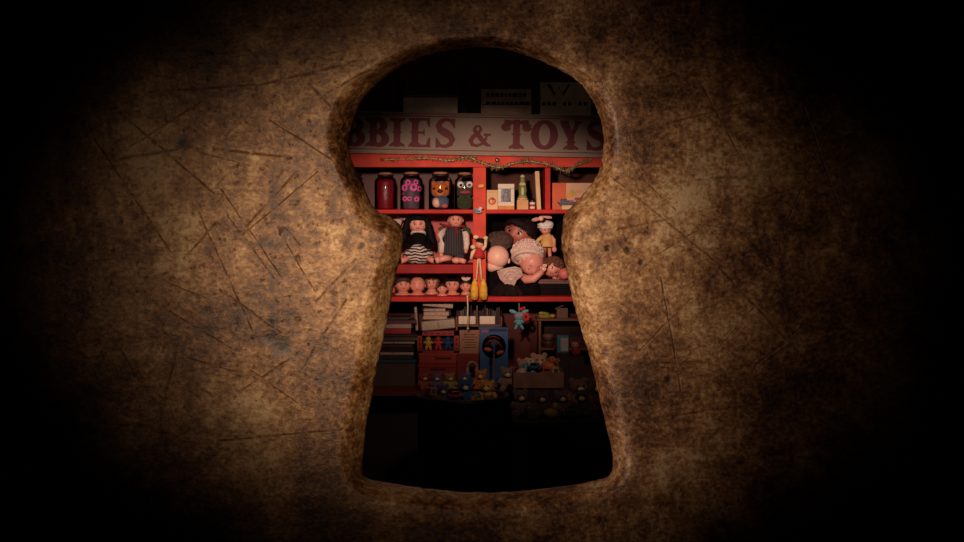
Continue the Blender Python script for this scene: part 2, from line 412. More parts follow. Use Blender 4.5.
def letter(ch, x0, x1, z0, z1):
    w_ = x1-x0; h = z1-z0
    def Q(p): return (x0+p[0]*w_, z0+p[1]*h)
    def st(pts, wd): LT.strip([Q(p) for p in pts], [q*h*1.28 for q in wd], ly(), b_)
    def pl(pts): LT.prism([Q(p) for p in pts], ly(), b_)
    def stem(cx_, hw=.115, top=True, bot=True, wide=.26, y0=0.0, y1=1.0, r=None):
        r = r or h/w_
        hw *= r; wd = wide*r
        pl([(cx_-hw, y0), (cx_+hw, y0), (cx_+hw, y1), (cx_-hw, y1)])
        ym = (y0+y1)/2; pl([(cx_-hw-.07*r, ym), (cx_, ym-.09), (cx_+hw+.07*r, ym), (cx_, ym+.09)])
        for on, y, d in ((bot, y0, 1), (top, y1, -1)):
            if on:
                pl([(cx_-wd, y), (cx_, y+d*.05), (cx_+wd, y), (cx_+wd, y+d*.075), (cx_+hw, y+d*.17), (cx_-hw, y+d*.17), (cx_-wd, y+d*.075)])
    def bowl(cx_, cy_, rx, ry, a0, a1, wmax, wmin, nn=14):
        pts = []; wd = []
        for i in range(nn+1):
            a = a0+(a1-a0)*i/nn; pts.append((cx_+rx*math.cos(a), cy_+ry*math.sin(a))); wd.append(wmin+(wmax-wmin)*abs(math.cos(a))**1.3)
        st(pts, wd)
    if ch == 'H':
        stem(.24); stem(.76); pl([(.24,.45),(.76,.45),(.76,.55),(.24,.55)])
    elif ch == 'O':
        bowl(.5, .5, .37, .44, 0, 2*PI, .21, .10, 28)
        for sx in (.12, .88): pl([(sx-.17, .5), (sx, .40), (sx+.17, .5), (sx, .60)])
    elif ch == 'B':
        stem(.28); bowl(.42, .73, .36, .22, -PI/2, PI/2, .19, .09); bowl(.44, .27, .42, .23, -PI/2, PI/2, .21, .09)
    elif ch == 'I':
        stem(.5)
    elif ch == 'E':
        stem(.30, wide=.22); pl([(.3,.91),(.95,.91),(.95,1),(.3,1)]); pl([(.3,0),(.95,0),(.95,.09),(.3,.09)])
        pl([(.78,1),(.98,1),(.98,.68),(.90,.70)]); pl([(.76,0),(1.0,0),(1.0,.34),(.90,.31)]); pl([(.3,.46),(.68,.46),(.68,.54),(.3,.54)]); pl([(.62,.5),(.74,.36),(.74,.64)])
    elif ch == 'S':
        pts = [(.86,.74),(.80,.88),(.66,.95),(.46,.955),(.27,.88),(.19,.74),(.27,.61),(.47,.52),(.70,.42),(.82,.28),(.74,.13),(.55,.05),(.34,.05),(.18,.13),(.12,.28)]
        st(pts, [.03,.08,.09,.10,.13,.17,.19,.22,.19,.17,.13,.10,.09,.08,.03])
        pl([(.76,.99),(.94,.99),(.94,.66),(.86,.70),(.70,.90)]); pl([(.06,0),(.22,0),(.32,.10),(.16,.30),(.06,.36)])
    elif ch == 'T':
        stem(.5, top=False); pl([(.04,1),(.5,.95),(.96,1),(.98,.84),(.80,.80),(.62,.86),(.38,.86),(.20,.80),(.02,.84)])
        for sx in (.10, .90): bowl(sx, .74, .10, .075, 0, 2*PI, .13, .10, 12)
        pl([(.02,.88),(.02,.70),(.14,.80)]); pl([(.98,.88),(.98,.70),(.86,.80)])
    elif ch == 'Y':
        stem(.5, top=False, y1=.52); st([(.5,.44),(.36,.66),(.2,.95)], [.20,.20,.21]); st([(.5,.44),(.64,.66),(.80,.95)], [.12,.12,.12])
        pl([(.02,1),(.42,1),(.40,.92),(.04,.92)]); pl([(.62,1),(.98,1),(.96,.92),(.64,.92)])
    elif ch == '&':
        pts = [(.98,.06),(.80,.10),(.58,.34),(.36,.60),(.26,.78),(.34,.92),(.48,.92),(.54,.78),(.44,.62),(.22,.46),(.10,.28),(.18,.10),(.38,.05),(.60,.14),(.76,.36),(.80,.52)]
        st(pts, [.05,.13,.17,.17,.13,.08,.08,.11,.13,.15,.17,.14,.10,.10,.08,.07]); pl([(.66,.50),(.98,.50),(.96,.60),(.68,.60)])
for word in ((('H',292,315),('O',318,340),('B',343,364),('B',367,388),('I',390.5,403),('E',408,430),('S',434,456)), (('&',468,491),), (('T',503,529),('O',531,557),('Y',559,582),('S',585,608))):
    LT = MB(u)
    for ch, q0, q1 in word: letter(ch, q0-477, q1-477, 7.2 if ch != '&' else 8.5, 36.5 if ch != '&' else 31)
    LT.build('lettering', dred, sg)

for x, name in ((-150, 'hanger'), (150, 'hanger')): MB(u).box((x, 8, 30), (4, 6, 40)).build(name, mat('iron', (40, 34, 32), .5, metal=.8), sg)

# things standing on top of the bookcase behind the sign
yy = 4.10; u = yy/F
dusty = mat('dusty_card', (222, 196, 170), .85, .25, 22); inkm = mat('ink', (28, 20, 20), .8)
def zt(): return TOP
t = thing('framed_poster', 'cream poster in dark frame with a big W, above TOYS on the sign', 'poster', (X(566, yy), yy, TOP), (math.radians(-6), 0, 0))
hz = (TOP-Z(78, yy))/-u
MB(u).box((0, 0, hz/2), (54, 1.5, hz)).build('print', dusty, t)
f_ = MB(u)
for sx in (-27, 27): f_.box((sx, 0, hz/2), (3, 3, hz), bev=.4)
for sz in (1.5, hz-1.5): f_.box((0, 0, sz), (57, 3, 3), bev=.4)
f_.build('frame', mat('dark_frame', (44, 30, 26), .6), t)
wm = MB(u); bz = hz-16
wm.strip([(-17, bz+11), (-11, bz), (-7, bz+8), (-3, bz), (4, bz+11)], [3.6, 3.2, 1.6, 3.2, 1.6], -1.0, 0)
wm.build('letter', inkm, t); wm = MB(u)
for i in range(9):
    if i not in (3, 6): MB(u).box((-22+i*5.2, -.8, bz-9), (3.2, .4, 3.6)).build('small_print', inkm, t)

t = thing('wooden_crate', 'dim wooden crate with dark stencil rows, above the ampersand on the sign', 'crate', (X(506, yy), yy, TOP))
hz = (Z(90, yy)-TOP)/u
c_ = MB(u)
for k in range(4): c_.box((0, -9, hz*(k+.5)/4), (50, 1.2, hz/4-.8), bev=.2); c_.box((0, 9, hz*(k+.5)/4), (50, 1.2, hz/4-.8), bev=.2)
for sx in (-24.4, 24.4): c_.box((sx, 0, hz/2), (1.2, 17, hz), bev=.2)
c_.box((0, 0, .6), (48, 17, 1.2)); c_.build('slat_box', mat('crate_wood', (206, 170, 138), .8, .35, 25), t)
s_ = MB(u)
for r_, zz in enumerate((hz-6, hz-14)):
    x = -20
    while x < 20:
        q = random.uniform(2, 5); s_.box((x+q/2, -9.8, zz), (q, .4, 2.6 if r_ else 3.6)); x += q+1.4
s_.build('stencil_mark', inkm, t)
t = thing('cardboard_box', 'flat pale cardboard box above the IES of the sign', 'box', (X(431, yy), yy, TOP))
hz = (Z(98, yy)-TOP)/u
MB(u).box((0, 0, hz/2), (54, 30, hz), bev=.5).build('carton', dusty, t); MB(u).box((0, 0, hz), (56, 32, 2), bev=.4).build('lid', mat('lid_card', (124, 100, 84), .8), t)
for q, wd, top, lab in ((400, 7, 84, 'narrow dark post standing left of the flat pale box'), (463, 8, 82, 'narrow dark post standing right of the flat pale box')):
    h_ = (Z(top, yy)-TOP)
    o = MB().box((0, 0, h_/2), (wd*u, .05, h_), bev=.003).box((0, 0, h_+.004), ((wd+2)*u, .058, .008), bev=.002).box((0, 0, .006), ((wd+2)*u, .058, .012), bev=.002).build('wooden_post', mat('black_wood', (24, 17, 16), .7), None)
    tag(put(o, (X(q, yy), yy, TOP)), lab, 'post')

# ------------------------------------------------------------------ tinsel garland
gy = 3.965; u = gy/F
gp = [(393,160),(412,159),(430,158.5),(448,160.5),(459,159),(468,157),(478,161),(488,165),(500,167.5),(513,163.5),(527,161.5),(540,163),(553,166),(566,171),(578,164.5),(592,160.5),(612,161)]
gpp = catmull([(a, b, 0) for a, b in gp], 6)[:-12]
g = MB(u)
path = [((q.x-500), 0, -(q.y-165)) for q in gpp]
g.tube(path, .55, 0, 6)
for k in range(1300):
    q = Vector(random.choice(path)); px_ = q.x+500
    ln_ = random.uniform(1.5, 4.2)*(1.5 if min(abs(px_-c) for c in (468,527,566,497)) < 6 else 1.0)
    d = Vector((random.gauss(0,1), random.uniform(-.7, .1), random.gauss(0,.8))).normalized()
    e = q+Vector((random.uniform(-1.5,1.5),0,random.uniform(-1.2,1.2))); sd = d.cross(Vector((.3,.2,1))).normalized()*.7
    g.add([e-sd, e+sd, e+d*ln_], [(0,1,2)], random.choice((0,0,1)), False)
go = thing('tinsel_garland', 'thin silvery green tinsel garland pinned along the red bookcase cornice', 'garland', P(500, 165, gy))
g.build('tinsel', [mat('tinsel_olive', (176, 152, 108), .35, .3, 200, metal=.4), mat('tinsel_silver', (222, 206, 170), .3, .2, 200, metal=.5)], go)
MB(u).ell((-3, -1.5, 5), 2.3).build('bauble', mat('silver_bauble', (170, 150, 150), .25, .1, 40, metal=.7), go)

# ------------------------------------------------------------------ shared toy materials
skin = mat('doll_skin', (230, 150, 132), .42, .06, 30); skin2 = mat('pale_doll_skin', (248, 190, 166), .42, .06, 30); skin3 = mat('rosy_doll_skin', (226, 142, 120), .45, .08, 30)
white = mat('eye_white', (238, 230, 222), .3, .02); iris = mat('iris_dark', (30, 22, 24), .15, .1); lips = mat('lip_red', (170, 46, 48), .4, .05); iris_b = mat('iris_blue', (70, 110, 150), .2, .1)
blackhair = mat('black_hair', (14, 10, 13), .75, .4, 90, .3, spec=.15); brownhair = mat('brown_hair', (70, 42, 30), .55, .4, 90, .3); curlhair = mat('chestnut_curls', (112, 66, 46), .6, .4, 90, .3)
darkhair = mat('dark_brown_hair', (34, 20, 18), .7, .4, 90, .3, spec=.2)

def face_fn(R):
    def fn(p):
        q = p/R; x, y, z = q
        if z < 0: f = 1-.16*(-z)**1.6*(1 if y < .2 else .6); x *= f
        y *= 1.0 if y < 0 else .98
        def g(cx_, cy_, cz_, sg_): return math.exp(-((x-cx_)**2+(y-cy_)**2+(z-cz_)**2)/(2*sg_*sg_))
        d = .17*g(0,-1,-.17,.10)+.07*g(0,-1,-.03,.10)                      # nose
        d += .07*(g(.42,-.82,-.32,.22)+g(-.42,-.82,-.32,.22))               # cheeks
        d -= .09*(g(.34,-.92,.02,.13)+g(-.34,-.92,.02,.13))                 # sockets
        d += .08*g(0,-.80,-.70,.18)+.04*g(0,-.92,-.42,.10)                  # chin, mouth
        d += .03*g(0,-.8,.5,.4)
        s_ = 1+d
        return Vector((x*s_, y*s_, z*s_*1.06))*R
    return fn
def make_head(parent, R, k, c=(0,0,0), rot=(0,0,0), sk=skin, ir=iris, closed=False, hair=None, hm=None, ears=True, name='head', hdir=1):
    """a doll head at c in pixel units: face towards -Y, with eyes, lips, ears and hair as sub-parts"""
    h = bpy.data.objects.new(name, None)
    mb = MB(k).ell((0,0,0), (R,R,R), seg=36, rings=28, fn=face_fn(R))
    if ears:
        for sx in (-1, 1): mb.ell((sx*R*.97, .02*R, -.08*R), (R*.12, R*.16, R*.22))
    h = mb.build(name, sk, parent); h.location = Vector(c)*k; h.rotation_euler = rot
    for sx in (-1, 1):
        e = MB(k)
        if closed:
            e.torus((sx*.34*R, -.90*R, .03*R), .13*R, .025*R, m=1, a0=PI, a1=2*PI, seg=10)
        else:
            e.ell((sx*.34*R, -.82*R, .02*R), (.17*R, .12*R, .125*R), m=0); e.ell((sx*.335*R, -.905*R, .02*R), (.098*R, .055*R, .105*R), m=1)
            e.torus((sx*.34*R, -.89*R, .03*R), .17*R, .032*R, m=2, a0=.1*PI, a1=.9*PI, seg=10)
        e.build('eye', [white, ir if not closed else darkhair, darkhair], h)
        MB(k).tube([(sx*(.20+.09*i)*R, (-.93+.035*i)*R, (.27+.05*math.sin(i*.9))*R) for i in range(4)], .03*R, 0, 6).build('eyebrow', darkhair, h)
    MB(k).ell((-.075*R,-.965*R,-.41*R), (.11*R,.05*R,.045*R), (0,-.15,0)).ell((.075*R,-.965*R,-.41*R), (.11*R,.05*R,.045*R), (0,.15,0)).ell((0,-.955*R,-.47*R), (.12*R,.05*R,.045*R)).build('lips', lips, h)
    hb = MB(k)
    if hair == 'cap' or hair == 'long':
        def fn(p):
            q = p/(R*1.0); x, y, z = q
            lim = .42-.75*max(0, (abs(x)-.5))*1.6
            s_ = 1.14
            if y < -.1 and z < lim: s_ = .90
            return Vector((x*s_, (y+.03)*s_, (z*1.06+.02)*s_))*R
        hb.ell((0,0,0), R, seg=36, rings=28, fn=fn)
        for i in range(26):                                       # fringe and locks
            a = PI*(1.02+.96*i/25); x = math.cos(a)*R*.86; y = math.sin(a)*R*.98
            if hair == 'cap': hb.tube([(x*.55, y*.75, R*.92), (x*.95, y*1.03, R*.62), (x*1.1, y*1.04, R*(.40-.5*abs(x/R)**2))], [.10*R,.12*R,.03*R], 0, 6)
            else: hb.tube([(x*.5, y*.7, R*.95), (x*.95, y*1.04, R*.72), (x*1.12, y*1.06, R*(.42-.2*abs(x/R)**3))], [.10*R,.12*R,.07*R], 0, 6)
        if hair == 'long':
            for sx in (-1, 1):
                for i in range(11):
                    a = -.9+2.2*i/10; x = sx*R*(1.02+.12*random.random()); y = math.sin(a)*R*.85-.1*R
                    pts = [(sx*R*.5, y*.6, R*.9), (x, y, R*.35)]
                    for j in range(6): pts.append((x+sx*R*(.13*j+.10*math.sin(j*1.7+i)), y-.10*R*j*(1 if i < 6 else -.2), R*(-.05-.44*j)))
                    hb.tube(pts, [.14*R,.26*R,.32*R,.34*R,.36*R,.36*R,.3*R,.1*R], 0, 7)
    elif hair == 'curls':
        for i in range(190):
            z = random.uniform(-.55, 1); a = random.uniform(0, 2*PI); r = math.sqrt(max(0, 1-z*z)); x = r*math.cos(a); y = r*math.sin(a)
            if y < -.25 and z < .48 and not (abs(x) > .72 and y > -.68): continue
            hb.ell((x*R*1.04, y*R*1.04, z*R*1.1), R*random.uniform(.17,.27), seg=8, rings=6)
    elif hair == 'wavy':
        def fn(p):
            q = p/R; x, y, z = q; s_ = 1.10
            if y < -.2 and z < .38: s_ = .90
            return Vector((x*s_, (y+.03)*s_, z*1.08*s_))*R
        hb.ell((0,0,0), R, seg=30, rings=22, fn=fn)
        for sx in (-1, 1):
            for i in range(8):
                y = -R*.55+R*.2*i
                hb.tube([(sx*R*.2, y*.6, R*1.06), (sx*R*(.85), y, R*.75), (sx*R*1.15, y, R*.1), (sx*R*(1.22+.1*math.sin(i)), y, -R*.5), (sx*R*(1.38), y, -R*1.0)], [.12*R,.2*R,.2*R,.22*R,.1*R], 0, 7)
    elif hair == 'molded':
        def fn(p):
            q = p/R; x, y, z = q; s_ = 1.035
            if y < .1 and z < .45-.3*abs(x): s_ = .9
            return Vector((x*s_, y*s_, z*1.07*s_))*R
        hb.ell((0,0,0), R, seg=30, rings=22, fn=fn)
    if hb.v: hb.build('hair', hm or brownhair, h)
    return h

# ------------------------------------------------------------------ jars on the top left shelf
def glass_mat():
    m = bpy.data.materials.new('jar_glass'); m.use_nodes = True; N = m.node_tree.nodes; L = m.node_tree.links
    N.remove(N['Principled BSDF'])
    tr = N.new('ShaderNodeBsdfTransparent'); tr.inputs[0].default_value = (.92,.92,.9,1); gl = N.new('ShaderNodeBsdfGlossy'); gl.inputs['Roughness'].default_value = .08
    lw = N.new('ShaderNodeLayerWeight'); lw.inputs[0].default_value = .25; mx = N.new('ShaderNodeMixShader')
    nz = N.new('ShaderNodeTexNoise'); nz.inputs['Scale'].default_value = 30; bp = N.new('ShaderNodeBump'); bp.inputs['Strength'].default_value = .05
    L.new(nz.outputs[0], bp.inputs['Height']); L.new(bp.outputs[0], gl.inputs['Normal'])
    L.new(lw.outputs['Fresnel'], mx.inputs[0]); L.new(tr.outputs[0], mx.inputs[1]); L.new(gl.outputs[0], mx.inputs[2]); L.new(mx.outputs[0], N['Material Output'].inputs[0])
    return m
glass = glass_mat(); cork = mat('cork_lid', (186, 116, 84), .7, .3, 60, .2); dlid = mat('jar_rim', (40, 22, 22), .5)
JY = 4.09; ju = JY/F
def make_jar(px, r, h, label):
    t = thing('glass_jar', label, 'jar', (X(px, JY), JY, S1), group='glass jars on the top left shelf')
    p = [(r*.9, 0), (r, 1.2), (r, h*.74), (r*.96, h*.80), (r*.72, h*.87), (r*.66, h*.90)]
    MB(ju).lathe(p, seg=28).build('glass', glass, t)
    MB(ju).lathe([(r*.70, h*.885), (r*.72, h*.90), (r*.72, h*.935), (r*.68, h*.94)], seg=28).build('rim', dlid, t)
    MB(ju).lathe([(r*.60, h*.935), (r*.60, h*.985), (r*.54, h)], seg=28).build('lid', cork, t)
    return t
redfill = mat('red_sweets', (128, 18, 32), .4, .35, 90, .4)
j = make_jar(385.5, 11, 37.5, 'glass jar filled to the top with red sweets, left of the pink jar')
MB(ju).lathe([(9.6, .8), (10.4, 2), (10.4, 27.5), (9.4, 29.5), (7, 31)], seg=26).build('sweets', redfill, j)
j = make_jar(411.5, 11.3, 38, 'glass jar with pink curled shapes inside, between red and orange jars')
MB(ju).lathe([(9.8, .8), (10.6, 2), (10.6, 28), (9.4, 30), (7, 31.5)], seg=26).build('filling', mat('grey_filling', (86, 66, 78), .6, .3, 60), j)
cu = MB(ju)
for x, z, R_ in ((-6.4, 22, 3.2), (2.8, 22.4, 3.6), (8.2, 21, 2.6), (-3, 27, 2.8), (5, 27.5, 2.4), (-6.2, 11, 2.5), (-1.6, 11, 2.3), (5.8, 10.6, 2.5), (9, 12, 1.8), (-9, 16, 2.2)):
    y = -math.sqrt(max(1, 10.6**2-x*x)); a = math.atan2(x, -y); cu.torus((x*.97, y*.97, z), R_*.78, R_*.42, (0, 0, a), seg=14)
cu.build('curl', mat('pink_curl', (224, 92, 160), .45, .2, 60), j)
j = make_jar(440.5, 11.8, 38, 'glass jar holding an orange bear face, third of four from the left')
j = make_jar(464.8, 10.2, 37.5, 'glass jar holding a green goggle eyed toy, beside the red post')
ora = mat('orange_plush', (216, 104, 34), .9, .25, 120, .4, sheen=.3); blu = mat('blue_plush', (84, 100, 128), .9, .25, 120, .4); blk = mat('black_bead', (14, 12, 14), .3)
t = thing('plush_bear', 'orange plush bear with black nose and blue body, squeezed inside a jar', 'plush toy', (X(440.5, JY), JY, S1))
MB(ju).ell((0, 0, 8), (9.6, 9.4, 6.8)).build('body', blu, t); MB(ju).ell((-3.6, -5.6, 7.2), (4.4, 4.4, 5)).build('belly', skin2, t)
MB(ju).ell((4.4, -7.2, 4), (3.4, 2.4, 2.4)).build('foot', mat('pink_foot', (190, 90, 90), .8), t)
h = MB(ju).ell((0, 0, 20.5), (10.2, 9.6, 8.2)).ell((-7, -1, 26), (3.4, 2.6, 3)).ell((7, -1, 26), (3.4, 2.6, 3)).build('head', ora, t)
MB(ju).ell((0, -8.4, 17.2), (4.8, 2.4, 3.8)).build('muzzle', mat('tan_muzzle', (204, 120, 70), .9), h); MB(ju).ell((0, -10.3, 18.4), (2.7, 1.3, 1.8)).build('nose', blk, h)
for sx in (-1, 1): MB(ju).ell((sx*6, -7.9, 21.2), (1.7, 1.1, 1.3)).build('eye', blk, h)
grn = mat('green_plush', (58, 66, 26), .9, .25, 120, .4, sheen=.2)
t = thing('plush_creature', 'dark green plush toy with big round eyes and pink mouth, inside a jar', 'plush toy', (X(464.8, JY), JY, S1))
MB(ju).ell((0, 0, 7.6), (8.4, 8, 7)).build('body', grn, t)
h = MB(ju).ell((0, 0, 20), (8.9, 8.6, 8)).build('head', grn, t)
MB(ju).ell((.4, -7.6, 17.6), (5.8, 2.2, 1.9)).build('mouth', mat('pink_mouth', (176, 60, 92), .7), h)
for sx in (-1, 1):
    e = MB(ju).ell((sx*4.4+.3, -6.6, 25.2), 3.5).build('eye', white, h); MB(ju).ell((sx*4.3+.5, -9.7, 24.6), (1.5, .8, 1.5)).build('pupil', blk, e)
o = MB(ju).lathe([(7, 0), (8, 1.5), (8, 26), (5.4, 30), (5.2, 34), (6.2, 34.6), (6.2, 37), (2, 38)], seg=24).build('storage_tin', mat('dark_tin', (58, 40, 44), .4, .3, 30, metal=.4), None)
tag(put(o, (X(356, JY), JY, S1)), 'dark round tin at the far left, partly hidden by the keyhole edge', 'tin')

# ------------------------------------------------------------------ top right shelf
QY = 4.05; qu = QY/F
cardc = mat('cream_card', (228, 184, 136), .7, .12, 30); orange_ink = mat('orange_ink', (206, 84, 40), .6, .1); wcard = mat('white_card', (226, 206, 182), .6, .1, 30)
t = thing('carton', 'small cream carton with an orange round mark, beside the red post', 'box', (X(491.5, QY), QY, S1))
MB(qu).box((0, 0, 9.8), (12.4, 10, 19.6), bev=.3).build('box', cardc, t)
MB(qu).torus((0.6, -5.1, 8.6), 3.1, .7).box((1.4, -5.1, 8.6), (1.2, .5, 4.4)).box((1, -5.1, 10.4), (3.6, .5, 1.1)).build('printed_mark', orange_ink, t)
MB(qu).box((0, -4.9, 17.6), (12.5, .5, .5)).build('lid_edge', mat('card_edge', (180, 130, 92), .7), t)
t = thing('window_box', 'white fronted toy box with orange base and dark figure in its window', 'box', (X(506, QY), QY, S1))
MB(qu).box((0, 1, 12.8), (16.2, 10, 25.6)).build('carton', orange_ink, t)
f_ = MB(qu)
f_.box((0, -4.6, 23.4), (16.2, 1.2, 4.6)); f_.box((-6.6, -4.6, 14.5), (3, 1.2, 14)); f_.box((6.4, -4.6, 14.5), (3.4, 1.2, 14)); f_.box((0, -4.6, 5.6), (16.2, 1.2, 4.2))
f_.build('front_frame', wcard, t); MB(qu).box((0, -4.6, 2), (16.2, 1.3, 4)).build('base_band', mat('amber_card', (214, 132, 50), .6), t)
MB(qu).box((0, -4.1, 14.4), (10.4, .4, 13.6)).build('window', iris, t)
MB(qu).ell((0, -5.0, 18.4), (2.5, 1.4, 2)).ell((-.3, -5, 14.6), (2.6, 1.4, 2.4)).ell((.2, -5, 10.4), (3.2, 1.4, 2.8)).tube([(-4, -5.4, 12.8), (0, -5.8, 10), (4, -5.4, 8.6)], .8).build('figure', mat('grey_figure', (150, 140, 150), .6, .5, 160), t)
t = thing('figurine', 'small green and cream stacked figurine standing on a tan block', 'figurine', (X(522.5, QY), QY, S1))
MB(qu).box((0, 0, 5), (11.4, 10, 10), bev=.4).build('block', mat('tan_block', (216, 160, 106), .7, .15, 30), t)
MB(qu).lathe([(4.6, 10), (5, 12), (3.8, 14), (3.6, 16.4), (4.2, 18.4), (4.0, 22), (3.2, 25.4), (2.6, 26.4), (2.4, 30), (2.0, 33.4), (1.0, 34.6), (0, 34.8)], seg=20).build('body', mat('green_glaze', (122, 140, 82), .35, .3, 40), t)
MB(qu).lathe([(3.4, 24.4), (3.6, 25.4), (3.0, 27), (2.6, 27.2)], seg=20).box((0, -3.6, 18.4), (2.4, 1.2, 7), bev=.3).lathe([(2.3, 32.6), (2.4, 33.4), (1.2, 35), (0, 35.2)], seg=16).lathe([(4.7, 10), (5.2, 11.4), (4.0, 13.8)], seg=20).build('trim', cardc, t)
t = thing('toy_can', 'tiny red and white can with a black cap, by the leaning book', 'can', (X(532.2, QY), QY-.012, S1))
MB(qu).lathe([(2.6, 0), (2.8, .4), (2.8, 7.4), (2.6, 7.8)], seg=18).build('can', striped('red_white_band', (196, 40, 38), (232, 214, 196), 22, 'Z'), t); MB(qu).lathe([(2.4, 7.8), (2.5, 8.4), (2.3, 10.6), (1.4, 11.4), (0, 11.6)], seg=18).build('cap', blk, t)
t = thing('book', 'tall thin cream book leaning upright between figurine and divider', 'book', (X(538.6, QY), QY+.01, S1), (0, math.radians(-3), 0))
MB(qu).box((0, 0, 19), (4.2, 26, 38), bev=.25).build('cover', cardc, t); MB(qu).box((0, .5, 19), (3.2, 26.2, 38.3)).build('pages', wcard, t)
t = thing('board_game_box', 'orange game box with a pale picture, on the shelf right of the divider', 'box', (X(575, QY), QY+.03, S1))
MB(qu).box((0, 0, 13.6), (46, 10, 27.2), bev=.3).build('box', mat('orange_carton', (216, 92, 46), .6, .12, 20), t)
MB(qu).box((7, -5.1, 13.6), (31, .5, 26.4)).build('picture', mat('pale_picture', (222, 176, 144), .7, .25, 24), t)
MB(qu).ell((-3, -5.3, 17), (2.6, .5, 3)).ell((-6, -5.3, 14), (2.2, .5, 2)).ell((4, -5.3, 18.6), (2.6, .5, 1.6)).build('yellow_print', mat('yellow_print', (222, 158, 62), .7), t)
MB(qu).box((3, -5.4, 11), (6, .5, 2.6)).build('red_print', mat('red_print', (190, 60, 44), .7), t)
t = thing('toy_boat', 'little grey blue toy boat with dark cabin, before the orange game box', 'toy', (X(566.5, QY-.035), QY-.05, S1))
MB(qu).lathe([(0, 3.6), (3.2, 4), (4.6, 7.4), (4.8, 7.6)], seg=20).build('hull', mat('grey_blue_paint', (130, 130, 144), .5), t)
for v in t.children[0].data.vertices: v.co.x *= 2.1
MB(qu).box((-3, 0, 9), (6, 4, 3), bev=.3).build('cabin', blk, t); MB(qu).box((4, 0, 8.2), (5, 4, 1.6), bev=.3).build('deck_load', mat('red_load', (180, 52, 44), .6), t)
MB(qu).box((0, 0, 2), (10.6, 6, 4)).build('cradle', cardc, t)

# ------------------------------------------------------------------ dolls on the middle left shelf
DY = 4.10; du = DY/F
lace = mat('white_lace', (226, 196, 180), .85, .25, 160, .5); navy = mat('navy_cloth', (19, 12, 15), .95, .35, 60, .3, spec=.1)
stripe = striped('black_white_stripe', (26, 20, 24), (206, 180, 164), 30, 'Z', .85, 7.0)
t = thing('doll', 'seated doll with long black hair and striped skirt on the pink shelf', 'doll', (X(418.5, DY), DY, S2))
make_head(t, 9.4, du, (-.6, -1.5, 40.0), (.06, 0, .05), skin, iris, hair='long', hm=blackhair)
MB(du).lathe([(9, 12), (9.4, 15), (8.4, 20), (8.6, 25), (6.4, 30), (3.0, 32.5)], seg=22).build('bodice', navy, t)
MB(du).torus((0, -1, 30.4), 6.6, 1.5, (PI/2-.35, 0, 0)).build('collar', lace, t)
MB(du).ell((0, -4, 8.5), (15.5, 10, 9.0), fn=lambda p: Vector((p.x*(1+.05*math.sin(9*math.atan2(p.y, p.x))), p.y, max(p.z, -8.3)))).ell((0, -9, 12), (10, 6, 8), (.4, 0, 0)).build('skirt', stripe, t)
for sx in (-1, 1):
    MB(du).tube([(sx*8.2, 0, 28), (sx*11.5, -2, 22), (sx*10.5, -8, 17.6), (sx*5, -11, 15.4)], [2.6, 3.2, 3.0, 2.2]).build('sleeve', navy, t)
    MB(du).tube([(sx*5.5, -11, 15.6), (sx*3, -12.4, 15), (sx*.6, -13, 14.4)], [1.6, 1.8, 1.0]).build('hand', skin3, t)
    MB(du).tube([(sx*9, -8, 6), (sx*13.5, -13, 4), (sx*17, -17, 2.8)], [3, 2.8, 2.2]).build('leg', skin3, t)
    MB(du).ell((sx*18, -19, 3.4), (2.6, 4, 2.6)).build('shoe', blk, t)
t = thing('doll', 'seated doll in dark striped overalls with red neckerchief beside the post', 'doll', (X(453.5, DY), DY+.01, S2), (0, 0, .05))
make_head(t, 7.6, du, (2, -4, 43.8), (.0, 0, 0), skin, iris, hair='molded', hm=curlhair)
ov = striped('dark_pinstripe', (38, 31, 37), (66, 55, 61), 38, 'X', .9, .4)
MB(du).lathe([(12.5, 8), (13, 11), (11.4, 20), (10.4, 28), (9.6, 33), (6, 37), (3, 38.6)], seg=24).build('overalls', ov, t)
MB(du).tube([(3.5, 0, 37.8), (-2, -4.5, 37.2), (-9, -7, 38), (-14, -5, 40)], [2.6, 2.6, 2.2, 1.2], flat=.6).tube([(2, -6.5, 37), (3.4, -8.8, 32.5), (2.6, -9.8, 27)], [3.4, 3.0, .6], flat=.5).tube([(3, -3, 37.6), (9, -4, 37.5), (12, -2, 38)], [2.6, 2, .8], flat=.6).build('neckerchief', mat('dark_red_cloth', (136, 24, 36), .85, .25, 60), t)
MB(du).ell((13, -4, 35), (4.4, 1, 1.8), (0, .4, 0)).ell((15, -4.4, 33), (4, 1, 1.6), (0, .8, 0)).ell((11, -5, 33.8), (3, 1, 1.4), (0, -.3, 0)).ell((-12, -3, 35.4), (3.6, 1, 1.8), (0, -.3, 0)).build('leaf_trim', mat('green_leaf', (48, 62, 34), .7), t)
MB(du).tube([(-9, -1, 34), (-12.4, -4, 28), (-13, -7, 20), (-12.6, -9, 11)], [3.4, 3.8, 3.6, 2.8]).build('sleeve', lace, t)
MB(du).tube([(9.6, -1, 34), (12.4, -3, 28), (13, -6, 20), (12, -8, 14)], [3.4, 3.6, 3.2, 2.4]).build('sleeve', lace, t)
MB(du).ell((-12.4, -9.6, 8.8), (2.2, 2.2, 2.4)).build('hand', skin3, t); MB(du).ell((12, -9, 12.6), (2, 2.2, 2.2)).build('hand', skin3, t)
for sx, ang in ((-1, -1), (1, 1)):
    MB(du).tube([(sx*5, -3, 8), (sx*5.6, -10, 6.6), (sx*6, -15, 5.4)], [5.4, 5.2, 4.6]).build('trouser_leg', ov, t)
MB(du).tube([(-3, -15, 5.6), (-9, -20, 5.8), (-15, -22, 4.4)], [3.2, 3.2, 2.6]).ell((-16.4, -22.4, 4.2), (3.2, 3.4, 3.4)).build('foot', skin, t)
